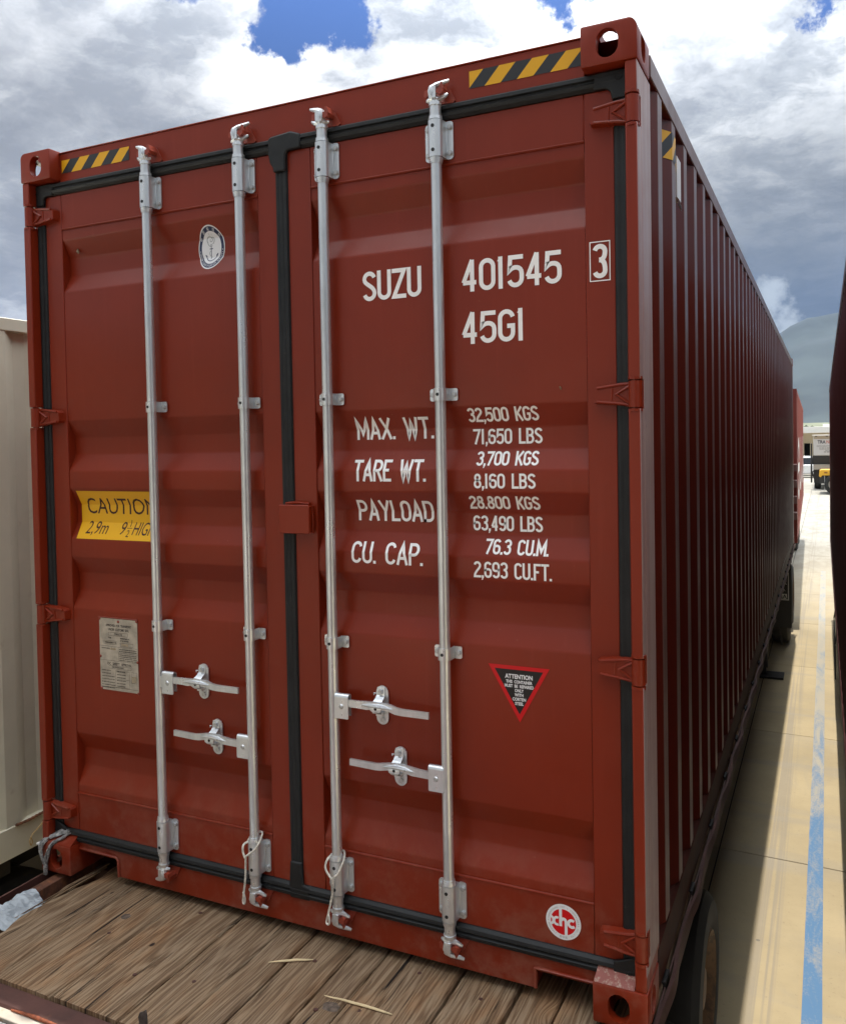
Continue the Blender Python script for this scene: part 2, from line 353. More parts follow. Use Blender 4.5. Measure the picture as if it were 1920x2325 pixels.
# ================================================================== lettering
def arc(cx, cy, rx, ry, a0, a1, n=10):
    return [(cx + rx * math.cos(R(a0 + (a1 - a0) * i / n)), cy + ry * math.sin(R(a0 + (a1 - a0) * i / n))) for i in range(n + 1)]
def bez(p, n=8):
    out = []
    for i in range(n + 1):
        t = i / n; u = 1 - t
        out.append(tuple(u**3 * p[0][k] + 3 * u * u * t * p[1][k] + 3 * u * t * t * p[2][k] + t**3 * p[3][k] for k in (0, 1)))
    return out
def glyph(c, r):
    """centre lines of a condensed grotesque in a unit box, r = round-corner height"""
    A = arc
    G_ = {
     'S': [A(.5, 1 - r, .5, r, 15, 180) + bez([(0, 1 - r), (0, .56), (1, .50), (1, r)])[1:] + A(.5, r, .5, r, 0, -165)[1:]],
     'U': [[(0, 1), (0, r)] + A(.5, r, .5, r, 180, 360) + [(1, 1)]],
     'Z': [[(0, 1), (1, 1), (0, 0), (1, 0)]],
     '0': [[(0, r)] + [(0, 1 - r)] + A(.5, 1 - r, .5, r, 180, 0)[1:] + [(1, r)] + A(.5, r, .5, r, 0, -180)[1:]],
     '1': [[(.35, 0), (.35, 1)], [(.36, .965), (.02, .885)]],
     '2': [A(.5, 1 - r, .5, r, 170, 0) + bez([(1, 1 - r), (1, .55), (0, .35), (0, 0)])[1:] + [(1, 0)]],
     '3': [A(.5, 1 - r, .5, r, 165, 0) + bez([(1, 1 - r), (1, .62), (.8, .54), (.42, .54)])[1:], [(.42, .54)] + bez([(.42, .54), (.8, .54), (1, .46), (1, r)])[1:] + A(.5, r, .5, r, 0, -165)[1:]],
     '4': [[(.72, 0), (.72, 1)], [(.66, 1), (0, .26)], [(-.04, .25), (1.06, .25)]],
     '5': [[(.95, 1), (.10, 1), (.04, .54)] + bez([(.04, .54), (.3, .68), (1, .68), (1, .40)])[1:] + [(1, r)] + A(.5, r, .5, r, 0, -165)[1:]],
     '6': [A(.5, 1 - r, .5, r, 20, 180) + [(0, r)] + A(.5, r, .5, r, 180, 360)[1:] + [(1, .38)] + A(.5, .38, .5, r * .8, 0, 180)[1:]],
     '7': [[(0, 1), (1, 1), (.30, 0)]],
     '8': [A(.5, 1 - r * .95, .46, r * .95, -90, 270, 18), A(.5, .27, .5, .27, 90, 450, 18)] if False else [[(.08, .76)] + A(.5, 1 - r, .42, r, 180, 0) + bez([(.92, 1 - r), (.92, .5), (.0, .6), (0, .28)])[1:] + A(.5, r, .5, r, 180, 360)[1:] + bez([(1, r), (1, .6), (.08, .5), (.08, .76)])[1:]],
     '9': [A(.5, r, .5, r, -160, 0) + [(1, 1 - r)] + A(.5, 1 - r, .5, r, 0, 180)[1:] + [(0, .60)] + A(.5, .60, .5, r * .8, 180, 360)[1:]],
     'A': [[(0, 0), (.5, 1), (1, 0)], [(.16, .28), (.84, .28)]],
     'B': [[(0, .5), (0, 1), (.5, 1)] + A(.5, .765, .42, .235, 90, -90)[1:] + [(0, .53)], [(0, .53), (0, 0), (.5, 0)] + A(.5, .265, .5, .265, -90, 90)[1:] + [(.0, .53)]],
     'C': [A(.5, 1 - r, .5, r, 10, 180) + [(0, r)] + A(.5, r, .5, r, 180, 350)[1:]],
     'D': [[(0, 0), (0, 1), (.45, 1)] + A(.5, 1 - r, .5, r, 90, 0)[1:] + [(1, r)] + A(.5, r, .5, r, 0, -90)[1:] + [(0, 0)]],
     'E': [[(1, 1), (0, 1), (0, 0), (1, 0)], [(0, .52), (.85, .52)]],
     'F': [[(1, 1), (0, 1), (0, 0)], [(0, .50), (.85, .50)]],
     'G': [A(.5, 1 - r, .5, r, 10, 180) + [(0, r)] + A(.5, r, .5, r, 180, 360)[1:] + [(1, .48), (.55, .48)]],
     'J': [[(1, 1), (1, r)] + A(.5, r, .5, r, 0, -170)[1:]],
     'H': [[(0, 0), (0, 1)], [(1, 0), (1, 1)], [(0, .52), (1, .52)]],
     'I': [[(0, 0), (0, 1)]],
     'K': [[(0, 0), (0, 1)], [(1, 1), (.04, .40)], [(.30, .58), (1, 0)]],
     'L': [[(0, 1), (0, 0), (1, 0)]],
     'M': [[(0, 0), (0, 1), (.5, .25), (1, 1), (1, 0)]],
     'N': [[(0, 0), (0, 1), (1, 0), (1, 1)]],
     'O': [[(0, r)] + [(0, 1 - r)] + A(.5, 1 - r, .5, r, 180, 0)[1:] + [(1, r)] + A(.5, r, .5, r, 0, -180)[1:]],
     'P': [[(0, 0), (0, 1), (.5, 1)] + A(.5, .74, .5, .26, 90, -90)[1:] + [(0, .48)]],
     'R': [[(0, 0), (0, 1), (.5, 1)] + A(.5, .75, .5, .25, 90, -90)[1:] + [(0, .50)], [(.5, .5), (1, 0)]],
     'T': [[(0, 1), (1, 1)], [(.5, 1), (.5, 0)]],
     'W': [[(0, 1), (.25, 0), (.5, .85), (.75, 0), (1, 1)]],
     'X': [[(0, 0), (1, 1)], [(0, 1), (1, 0)]],
     'Y': [[(0, 1), (.5, .45), (1, 1)], [(.5, .45), (.5, 0)]],
    }
    return G_.get(c, [])
WID = {'1': .35, 'I': .0, 'M': 1.35, 'W': 1.5, 'L': .85, 'E': .85, 'F': .85, 'A': 1.1, 'T': 1.0, 'X': 1.05, 'Y': 1.1, '4': 1.0, ' ': .35}
def densify(pl, step, close=False):
    out = [pl[0]]
    for a, b in zip(pl, pl[1:]):
        L = math.hypot(b[0] - a[0], b[1] - a[1])
        if L < 1e-7: continue
        k = max(1, int(math.ceil(L / step)))
        for i in range(1, k + 1): out.append((a[0] + (b[0] - a[0]) * i / k, a[1] + (b[1] - a[1]) * i / k))
    return out
def stroke(g, pl, t, layer=0.0):
    """flat ribbon of width t along polyline pl in (x,z), mitred; written as (x, -layer, z)"""
    pts = [pl[0]]
    for p in pl[1:]:
        if math.hypot(p[0] - pts[-1][0], p[1] - pts[-1][1]) > 1e-5: pts.append(p)
    closed = math.hypot(pts[0][0] - pts[-1][0], pts[0][1] - pts[-1][1]) < 1e-4 and len(pts) > 3
    if closed: pts = pts[:-1]
    n = len(pts); vs = []
    def un(a, b):
        L = math.hypot(b[0] - a[0], b[1] - a[1]) or 1; return ((b[0] - a[0]) / L, (b[1] - a[1]) / L)
    for i, p in enumerate(pts):
        if closed: d0 = un(pts[i - 1], p); d1 = un(p, pts[(i + 1) % n])
        else:
            d0 = un(pts[i - 1], p) if i else un(p, pts[1]); d1 = un(p, pts[i + 1]) if i < n - 1 else d0
        nx, nz = -(d0[1] + d1[1]), (d0[0] + d1[0]); L = math.hypot(nx, nz)
        if L < 1e-6: nx, nz, L = -d0[1], d0[0], 1
        nx /= L; nz /= L
        c = max(0.35, nx * -d0[1] + nz * d0[0]); h = t / 2 / c
        vs += [(p[0] + nx * h, -layer, p[1] + nz * h), (p[0] - nx * h, -layer, p[1] - nz * h)]
    fs = []
    for i in range(n if closed else n - 1):
        j = (i + 1) % n; fs.append((2 * i, 2 * i + 1, 2 * j + 1, 2 * j))
    g.add(vs, fs)
def letters(text, x0, x1, z0, z1, t, gap=.42, slant=0.0):
    """condensed painted lettering from x0 to x1, baseline z0 to cap z1, stroke t"""
    g = G(); H = z1 - z0; adv = []; tot = 0
    for c in text:
        wd = WID.get(c, 1.0) if c not in '.,' else .05
        adv.append((tot, wd)); tot += wd + gap + (0.30 if c == ' ' else 0)
    tot -= gap
    u = (x1 - x0 - t) / tot; lay = 0
    for c, (a, wd) in zip(text, adv):
        bx = x0 + t / 2 + a * u; W_ = wd * u; hc = H - t
        if c in '.,':
            s = t * 1.05; xx = bx
            if c == '.': stroke(g, [(xx, z0), (xx, z0 + s)], s)
            else: stroke(g, [(xx, z0 - s * 0.1), (xx + s * .12, z0 + s)], s * .95); stroke(g, [(xx - s * .25, z0 - s * .9), (xx + s * .1, z0 + s * .0)], s * .5, 3e-5)
            continue
        r = min(.5, .5 * W_ / hc) if W_ > 0 else .2
        for pl in glyph(c, r):
            lay += 1
            pp = [(bx + px * W_, z0 + t / 2 + pz * hc) for px, pz in pl]
            # butt ends of straight strokes run out to cap line and baseline
            pp2 = list(pp)
            for e in (0, -1):
                p = pp2[e]; o = pp2[1] if e == 0 else pp2[-2]
                uz = (pl[e][1])
                if uz in (0, 1):
                    L = math.hypot(p[0] - o[0], p[1] - o[1]) or 1; dz = (p[1] - o[1]) / L
                    if abs(dz) > .3: pp2[e] = (p[0] + (p[0] - o[0]) / L * t / 2, p[1] + (p[1] - o[1]) / L * t / 2)
                    else: pp2[e] = (p[0] + (p[0] - o[0]) / L * t / 2, p[1])
            stroke(g, densify(pp2, 0.012), t, (lay % 3) * 6e-5)
    return g

# ------------------------------------------------------------------ door surface (z profile of the pressed panel)
YS, YP, DEP = 0.0525, 0.0560, 0.034          # stile front, panel outer flat, corrugation depth
CORR = [(2.546, 2.478, 2.408, 2.340), (1.829, 1.761, 1.693, 1.626), (1.557, 1.491, 1.421, 1.353), (1.281, 1.216, 1.143, 1.075), (0.570, 0.499, 0.429, 0.357)]
ZB = sorted([z for c in CORR for z in c] + [0.323, 2.587])
def door_y(x, z):
    inside = (0.160 < x < 1.109) or (1.328 < x < 2.271)
    if not inside or z > 2.587 or z < 0.323: return YS
    for a, b, c, d in CORR:
        if d <= z <= a:
            if z > b: return YP + DEP * (a - z) / (a - b)
            if z < c: return YP + DEP * (z - d) / (c - d)
            return YP + DEP
    return YP
def side_x(y, z):
    return 2.434 - SDEP * corr01(y)
SP0, SPITCH, SFL, SSL, SDEP = 0.333, 0.2715, 0.072, 0.066, 0.036
def corr01(y):
    t = (y - SP0) % SPITCH
    if t < SFL: return 0.0
    if t < SFL + SSL: return (t - SFL) / SSL
    if t < SPITCH - SSL: return 1.0
    return (SPITCH - t) / SSL
def drape(me, surf='door', off=0.0012):
    """lay a flat mesh (x, small y, z) onto the pressed door panel, cutting it along the press lines"""
    bm = bmesh.new(); bm.from_mesh(me)
    if surf == 'door':
        for z in ZB:
            bmesh.ops.bisect_plane(bm, geom=bm.verts[:] + bm.edges[:] + bm.faces[:], plane_co=(0, 0, z), plane_no=(0, 0, 1), dist=1e-6)
        for v in bm.verts: v.co.y = door_y(v.co.x, v.co.z) - off + v.co.y
    bm.normal_update(); bm.to_mesh(me); bm.free(); return me
def facing(me, d):
    bm = bmesh.new(); bm.from_mesh(me)
    for f in bm.faces:
        f.normal_update()
        if f.normal.dot(Vector(d)) < 0: f.normal_flip()
    bm.to_mesh(me); bm.free(); return me
def text_mesh(s, x, z, size, align='CENTER', xs=1.0, shear=0.0, bold=0.0, space=1.0, lay=0.0):
    cu = bpy.data.curves.new('t', 'FONT'); cu.body = s; cu.size = size; cu.align_x = align; cu.align_y = 'BOTTOM_BASELINE'; cu.shear = shear; cu.offset = bold; cu.space_character = space; cu.resolution_u = 3
    o = bpy.data.objects.new('t', cu); COL.objects.link(o)
    dg = bpy.context.evaluated_depsgraph_get(); dg.update()
    me = bpy.data.meshes.new_from_object(o.evaluated_get(dg)); bpy.data.objects.remove(o); bpy.data.curves.remove(cu)
    for v in me.vertices: v.co = Vector((x + v.co.x * xs, -lay, z + v.co.y))
    return me
def merge(meshes, name, mats_of):
    """join meshes into one; mats_of = list of material per mesh"""
    ms = []; bm = bmesh.new()
    for me, mt in zip(meshes, mats_of):
        if mt not in ms: ms.append(mt)
        i = ms.index(mt); k = len(bm.faces); bm.from_mesh(me); bm.faces.ensure_lookup_table()
        for f in bm.faces[k:]: f.material_index = i
    out = bpy.data.meshes.new(name); bm.to_mesh(out); bm.free()
    for m in ms: out.materials.append(m)
    return out
def flat(pts, lay=0.0):
    g = G(); g.add([(x, -lay, z) for x, z in pts], [tuple(range(len(pts)))]); return g
def gm(g, m): return g.mesh('m', m)

# ================================================================== THE MAIN CONTAINER
cont = empty('shipping_container')
tag(cont, 'large brown-red shipping container with closed doors lettered SUZU 401545, on the plank deck', 'shipping container')
W, H, L = 2.438, 2.896, 12.192

def corner_casting(x0, y0, z0, sx, sy, top, parent, m=None, seen=True):
    """x0..: outer corner; sx, sy: direction of the outer faces (+1/-1)"""
    xa, xb = (x0 - .162, x0) if sx > 0 else (x0, x0 + .162)
    ya, yb = (y0, y0 + .178) if sy < 0 else (y0 - .178, y0)
    g = G(); g.box(xa, xb, ya, yb, z0, z0 + .118)
    o = g.build('corner_casting', m or M_RED, parent)
    if seen:
        # outer vertical edge at the top strongly rounded
        md = o.modifiers.new('b', 'BEVEL'); md.width = 0.006; md.segments = 2; md.limit_method = 'NONE'
        dg = bpy.context.evaluated_depsgraph_get(); dg.update(); me = bpy.data.meshes.new_from_object(o.evaluated_get(dg)); o.modifiers.clear(); o.data = me
        t = .026
        inner = G(); inner.box(xa + t, xb - t, ya + t, yb - t, z0 + t, z0 + .118 - t)
        cx = (xa + xb) / 2 - sx * .004; cz = z0 + .058
        front = G()
        if sy < 0: front.prism(stadium(cx, cz, .063, .082, 8), 'y', ya - .03, ya + t + .004)
        else: front.prism(stadium(cx, cz, .052, .082, 8), 'y', yb - t - .004, yb + .03)
        side = G(); cy = (ya + yb) / 2 - .004
        if sx > 0: side.prism(stadium(cy, cz, .064, .080, 8), 'x', xb - t - .004, xb + .03)
        else: side.prism(stadium(cy, cz, .064, .080, 8), 'x', xa - .03, xa + t + .004)
        cap = G()
        za, zb = (z0 + .118 - t - .004, z0 + .15) if top else (z0 - .03, z0 + t + .004)
        cap.prism(rrect(cx - .032, cx + .032, cy - .060, cy + .060, .030), 'z', za, zb)
        cuts = [inner, front, side, cap]
        if top:
            # rounded outer shoulder
            r = .034; prof = [(xb - r, z0 + .118), (xb + .02, z0 + .118 + .02), (xb + .02, z0 + .118 - r)] if sx > 0 else [(xa + r, z0 + .118), (xa - .02, z0 + .118 + .02), (xa - .02, z0 + .118 - r)]
            cxr = xb - r if sx > 0 else xa + r
            arcp = [(cxr + sx * r * math.sin(R(a)), z0 + .118 - r + r * math.cos(R(a))) for a in range(0, 91, 10)]
            cut = [(p[0], p[1]) for p in arcp] + [(prof[2][0], prof[2][1]), (prof[1][0], prof[1][1]), (cxr, z0 + .14)]
            c2 = G(); c2.prism(cut, 'y', ya - .02, yb + .02); cuts.append(c2)
        boolean(o, cuts)
    return o
for (sx, x0) in ((-1, 0.0), (1, W)):
    for (sy, y0) in ((-1, 0.0), (1, L)):
        corner_casting(x0, y0, 0.0, sx, sy, False, cont, seen=(sy < 0))
        corner_casting(x0, y0, H - .118, sx, sy, True, cont, seen=(sy < 0))

# --- rear corner posts, interrupted at the hinges
HZ = [2.646, 1.844, 1.048, 0.243]
def mx(x, s): return x if s > 0 else W - x
for s in (1, -1):
    g = G()
    def bx(x0, x1, y0, y1, z0, z1):
        a, b = mx(x0, s), mx(x1, s); g.box(min(a, b), max(a, b), y0, y1, z0, z1)
    bx(2.400, 2.4345, .062, .205, .118, 2.778)
    bx(2.345, 2.400, .082, .200, .118, 2.778)
    zs = [.118]
    for h in sorted(HZ): zs += [h - .041, h + .041]
    zs += [2.778]
    for i in range(0, len(zs), 2): bx(2.4005, 2.4345, .005, .0622, zs[i], zs[i + 1])
    # ledge inside the rebate
    bx(2.388, 2.4008, .054, .0625, .125, 2.77)
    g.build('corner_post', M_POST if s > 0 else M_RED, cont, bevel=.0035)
for x0, x1 in ((.003, .09), (W - .09, W - .003)):
    G().box(x0, x1, L - .16, L - .006, .118, 2.778).build('corner_post', M_REDS, cont, bevel=.004)

# --- header with drip lip, warning tapes
hd = G(); hd.box(.1625, 2.2755, .050, .16, 2.7725, 2.884); hd.box(.1625, 2.2755, .0455, .165, 2.8842, 2.889)
hd.box(.04, 2.398, .0555, .16, 2.7275, 2.7722)
header = hd.build('header', M_RED, cont, bevel=.002)
def tape(x0, x1, z0, z1, y):
    g = G(); p = .0520; sh = z1 - z0; g.cm = 0
    # clip slanted bands to the rectangle
    def clip(poly, a, b):
        def half(pl, f):
            out = []
            for i in range(len(pl)):
                P, Q = pl[i], pl[(i + 1) % len(pl)]; fp, fq = f(P), f(Q)
                if fp >= 0: out.append(P)
                if fp * fq < 0:
                    t = fp / (fp - fq); out.append((P[0] + (Q[0] - P[0]) * t, P[1] + (Q[1] - P[1]) * t))
            return out
        poly = half(poly, lambda P: P[0] - a); poly = half(poly, lambda P: b - P[0]); return poly
    k = -1; tx = x0 - .0055
    while tx < x1 + .06:
        poly = [(tx - sh * .93, z0), (tx + p - sh * .93, z0), (tx + p, z1), (tx, z1)]
        poly = clip(poly, x0, x1); g.cm = 0 if k % 2 else 1
        if len(poly) > 2: g.add([(a, y, b) for a, b in poly], [tuple(range(len(poly)))])
        k += 1; tx += p
    me = g.mesh('tape', [M_TAPEY, M_TAPEK]); return facing(me, (0, -1, 0))
link('warning_tape', tape(.175, .527, 2.806, 2.857, .0488), header)
link('warning_tape', tape(1.915, 2.2745, 2.8075, 2.8600, .0488), header)

# --- sill with fork notches and their welded lips
sl = G(); sl.prism([(.1635, .128), (.1635, .094), (.374, .094), (.374, .020), (2.085, .020), (2.085, .082), (2.2745, .082), (2.2745, .128)], 'y', .050, .15)
sl.box(.04, 2.398, .0555, .15, .1285, .170)
sill = sl.build('door_sill', M_RED, cont, bevel=.002)
g = G(); g.tube([(.166, .049, .098), (.36, .047, .098), (.372, .047, .088), (.373, .048, .022)], .0065, 6)
g.tube([(2.086, .048, .024), (2.087, .047, .086), (2.10, .047, .0865), (2.272, .048, .0855)], .0065, 6)
_each(g, 'weld_lip', M_RED, sill, smooth=60)
g = G(); g.box(.372, .378, .056, .45, .02, .12); g.box(2.080, 2.0845, .056, .45, .02, .12); g.box(.17, .372, .06, .5, .096, .11); g.box(2.086, 2.27, .06, .5, .085, .1)
_each(g, 'fork_pocket', M_RED, sill)
# gusset plates over the lower castings
for s in (1, -1):
    g = G(); a, b = mx(2.279, s), mx(2.398, s); x0, x1 = min(a, b), max(a, b)
    g.add([(x0, .004, .1185), (x1, .004, .1185), (x1, .052, .152), (x0 if s < 0 else x0 + .006, .052, .152), (x0, .09, .1185), (x1, .09, .1185)], [(0, 1, 2, 3), (0, 3, 4), (1, 5, 2), (3, 2, 5, 4), (0, 4, 5, 1)])
    g.build('gusset', mat('scuffed_red_paint', (0.22, 0.042, 0.024), 0.5, dirt=((0.42, 0.30, 0.22), 70, 0.50, 0.66, 0.75), bump=(60, .5)) if s > 0 else M_RED, cont)

# --- sides, roof, front
def side_panel(s):
    g = G(); zs = (.160, 2.800); ys = [.2]; y = SP0 - SPITCH
    while y < L - .17:
        for k in (0, SFL, SFL + SSL, SPITCH - SSL):
            if .2 < y + k < L - .165: ys.append(y + k)
        y += SPITCH
    ys.append(L - .165)
    vs = []
    for yy in ys:
        x = 2.434 - SDEP * corr01(yy + 1e-6)
        for z in zs: vs.append((mx(x, s), yy, z))
    g.add(vs, [(2 * i, 2 * i + 2, 2 * i + 3, 2 * i + 1) for i in range(len(ys) - 1)])
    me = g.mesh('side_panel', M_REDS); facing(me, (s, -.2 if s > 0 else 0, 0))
    return link('side_panel', me, cont)
def fix_side(o, s):
    bm = bmesh.new(); bm.from_mesh(o.data)
    for f in bm.faces:
        f.normal_update()
        if f.normal.x * s < 0: f.normal_flip()
    bm.to_mesh(o.data); bm.free()
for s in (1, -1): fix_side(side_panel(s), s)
for s in (1, -1):
    a, b = sorted((mx(2.374, s), mx(2.4365, s)))
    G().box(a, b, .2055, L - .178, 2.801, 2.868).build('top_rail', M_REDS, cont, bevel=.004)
    g = G(); p = [(2.375, .02), (2.434, .02), (2.4355, .03), (2.4355, .150), (2.424, .1595), (2.375, .1595)]
    p = [(mx(x, s), z) for x, z in p]; g.prism(p, 'y', .1785, L - .178); g.build('bottom_rail', M_RAIL, cont)
# roof: transverse corrugation, seldom seen
g = G(); ys = [i * (L - .1) / 120 + .05 for i in range(121)]
g.add([(x, yy, 2.872 + (.008 if (i // 2) % 2 else -.010)) for i, yy in enumerate(ys) for x in (.03, W - .03)], [(2 * i, 2 * i + 1, 2 * i + 3, 2 * i + 2) for i in range(120)])
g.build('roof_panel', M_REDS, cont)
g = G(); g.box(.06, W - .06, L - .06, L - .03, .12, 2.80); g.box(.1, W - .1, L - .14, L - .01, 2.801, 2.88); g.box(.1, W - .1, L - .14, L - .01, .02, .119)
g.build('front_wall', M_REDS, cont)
# dark interior liner / floor so that nothing shines through
G().box(.12, W - .12, .21, L - .07, .14, .155).build('floor', M_BLACKHOLE, cont)
# side tape + small vent
def side_tape():
    g = G(); z0, z1 = 2.668, 2.762; y = .455; wv = .052; brk = sorted([SP0 + SPITCH * i + k for i in range(3) for k in (0, SFL, SFL + SSL, SPITCH - SSL)])
    def cut(pl, f):
        out = []
        for i in range(len(pl)):
            P, Q = pl[i], pl[(i + 1) % len(pl)]; fp, fq = f(P), f(Q)
            if fp >= 0: out.append(P)
            if fp * fq < 0: t = fp / (fp - fq); out.append((P[0] + (Q[0] - P[0]) * t, P[1] + (Q[1] - P[1]) * t))
        return out
    ks = [.455] + [v for v in brk if .455 < v < .752] + [.752]
    for c0, c1 in zip(ks, ks[1:]):
        for k in range(-4, 10):
            s0 = .455 + k * wv; poly = [(s0, z0), (s0 + wv, z0), (s0 + wv + (z1 - z0), z1), (s0 + (z1 - z0), z1)]
            poly = cut(poly, lambda P: P[0] - c0); poly = cut(poly, lambda P: c1 - P[0]) if poly else poly
            if poly and len(poly) > 2:
                g.cm = k % 2; g.add([(2.4354 - SDEP * corr01(min(max(a, c0 + 1e-6), c1 - 1e-6)), a, b) for a, b in poly], [tuple(range(len(poly)))])
    return link('warning_tape', facing(g.mesh('side_tape', [M_TAPEY, M_TAPEK]), (1, -.1, 0)), cont)
side_tape()
g = G(); g.box(2.4005, 2.434, .713, .800, 2.570, 2.715); g.cm = 1
for i in range(5): g.box(2.4342, 2.4372, .716, .797, 2.552 + .004 * i - .012, 2.554 + .004 * i - .012)
g.build('vent', [mat('vent_white', (.66, .64, .62), .4), M_REDS], cont, bevel=.002)

# ================================================================== DOORS
def door(name, X0, X1, P0, P1, label):
    d = empty(name, parent=cont); d['label'] = label
    g = G()
    g.box(X0, P0, YS, .10, .130, 2.7715 - .046)
    g.box(P1, X1, YS, .10, .130, 2.7715 - .046)
    g.box(P0 + .0006, P1 - .0006, YS + .0006, .10, 2.5872, 2.7258)
    g.box(P0 + .0006, P1 - .0006, YS + .0006, .10, .1300, .3228)
    g.build('door_frame', M_RED, d, bevel=.003)
    zs = [2.590] + [z for c in CORR for z in c] + [.320]
    # pressed panel with slightly rounded press lines
    prof = [(YP, zs[0])]
    pts = [(YP, zs[0])] + [(YP + (DEP if i % 4 in (1, 2) else 0), z) for i, z in enumerate(zs[1:-1])] + [(YP, zs[-1])]
    out = [pts[0]]
    for a, b, c in zip(pts, pts[1:], pts[2:]):
        def toward(p, q_, dd):
            Ld = math.hypot(q_[0] - p[0], q_[1] - p[1]); return (p[0] + (q_[0] - p[0]) * dd / Ld, p[1] + (q_[1] - p[1]) * dd / Ld)
        p, r_ = toward(b, a, .006), toward(b, c, .006); m_ = ((p[0] + r_[0] + 2 * b[0]) / 4, (p[1] + r_[1] + 2 * b[1]) / 4)
        out += [p, m_, r_]
    out.append(pts[-1])
    g = G(); g.add([(x, y, z) for y, z in out for x in (P0 + .0008, P1 - .0008)], [(2 * i, 2 * i + 1, 2 * i + 3, 2 * i + 2) for i in range(len(out) - 1)])
    me = facing(g.mesh('door_panel', M_RED, smooth=25), (0, -1, 0)); link('door_panel', me, d)
    g = G()
    for zw in (2.5885, .3225): G().tube([(P0, YS + .001, zw), (P1, YS + .001, zw)], .0042, 6).build('weld_seam', M_RED, d, smooth=60)
    g.tube([(P1, YS + .001, 2.60), (P1, YS + .001, 2.71)], .0020, 5).build('weld_seam', M_RED, d, smooth=60)
    return d
DL = door('door', .0745, 1.190, .160, 1.109, 'left door leaf with yellow CAUTION label and metal approval plate')
DR = door('door', 1.236, 2.3585, 1.328, 2.271, 'right door leaf lettered SUZU 401545')

# --- gaskets
def gasket_h(x0, x1, zc, parent, flip=1):
    prof = [(.024, .060), (.0235, .043), (.019, .0385), (.009, .0375), (.005, .0445), (.001, .0445), (-.004, .0375), (-.014, .0400), (-.0225, .0480), (-.024, .060)]
    g = G(); g.add([(x, y, zc + flip * dz) for dz, y in prof for x in (x0, x1)], [(2 * i, 2 * i + 1, 2 * i + 3, 2 * i + 2) for i in range(len(prof) - 1)])
    me = g.mesh('gasket', M_RUBBER, smooth=20); facing(me, (0, -1, 0)); return link('gasket', me, parent)
def gasket_v(xa, xb, ya, yb, z0, z1, parent, ribs=3):
    n = 12; prof = []
    for i in range(n + 1):
        t = i / n; prof.append((xa + (xb - xa) * t, ya + (yb - ya) * t - .0022 * abs(math.sin(t * math.pi * ribs)) - (0.0 if 0 < i < n else -.006)))
    g = G(); g.add([(x, y, z) for x, y in prof for z in (z0, z1)], [(2 * i, 2 * i + 1, 2 * i + 3, 2 * i + 2) for i in range(n)])
    me = g.mesh('gasket', M_RUBBER, smooth=40); facing(me, (0, -1, 0)); return link('gasket', me, parent)
gasket_h(.0385, 1.190, 2.748, DL); gasket_h(1.195, 2.3995, 2.7485, DR)
gasket_h(.0385, 1.196, .148, DL, -1); gasket_h(1.200, 2.3995, .147, DR, -1)
gasket_v(.0385, .0765, .0415, .0500, .160, 2.735, DL, 2); gasket_v(2.3565, 2.3995, .0500, .0415, .160, 2.735, DR, 2)
gasket_v(1.188, 1.238, .0460, .0460, .165, 2.73, DR, 3)
# moulded T piece where the astragal meets the head seal, and its foot
g = G()
g.prism([(1.176, 2.779), (1.262, 2.786), (1.30, 2.772), (1.30, 2.724), (1.246, 2.722), (1.2375, 2.710), (1.2375, 2.655), (1.1885, 2.655), (1.1865, 2.672), (1.174, 2.690), (1.168, 2.722), (1.168, 2.768)], 'y', .0345, .052)
g.prism([(1.190, .25), (1.2385, .25), (1.243, .172), (1.27, .165), (1.27, .120), (1.19, .118), (1.182, .13), (1.185, .17)], 'y', .0385, .052)
_each(g, 'gasket_corner', M_RUBBER, DR, bevel=.006, seg=3)
# corner blocks of the outer seal, top right / bottom right with their screws
g = G(); g.prism([(2.305, 2.7725), (2.3995, 2.7725), (2.3995, 2.69), (2.3565, 2.69), (2.352, 2.715), (2.338, 2.7245), (2.305, 2.7245)], 'y', .0380, .052)
g.prism([(2.330, .172), (2.356, .180), (2.3995, .20), (2.3995, .118), (2.330, .122)], 'y', .0380, .052)
_each(g, 'gasket_corner', M_RUBBER, DR, bevel=.004)
g = G(); g.prism([(.0385, 2.7725), (.13, 2.7725), (.13, 2.7245), (.090, 2.7245), (.079, 2.715), (.0765, 2.69), (.0385, 2.69)], 'y', .0380, .052)
g.prism([(.0385, .20), (.0765, .185), (.10, .172), (.10, .122), (.0385, .118)], 'y', .0380, .052)
_each(g, 'gasket_corner', M_RUBBER, DL, bevel=.004)
for x, z in ((2.376, 2.752), (2.3785, .142)):
    g = G(); g.tube([(x + .010 * math.cos(R(a)), .0375, z + .010 * math.sin(R(a))) for a in range(0, 361, 30)], .0014, 5); g.box(x - .006, x + .006, .0365, .0385, z - .001, z + .001); g.box(x - .001, x + .001, .0362, .0385, z - .006, z + .006)
    g.build('screw', M_RUBBER, DR, smooth=60)

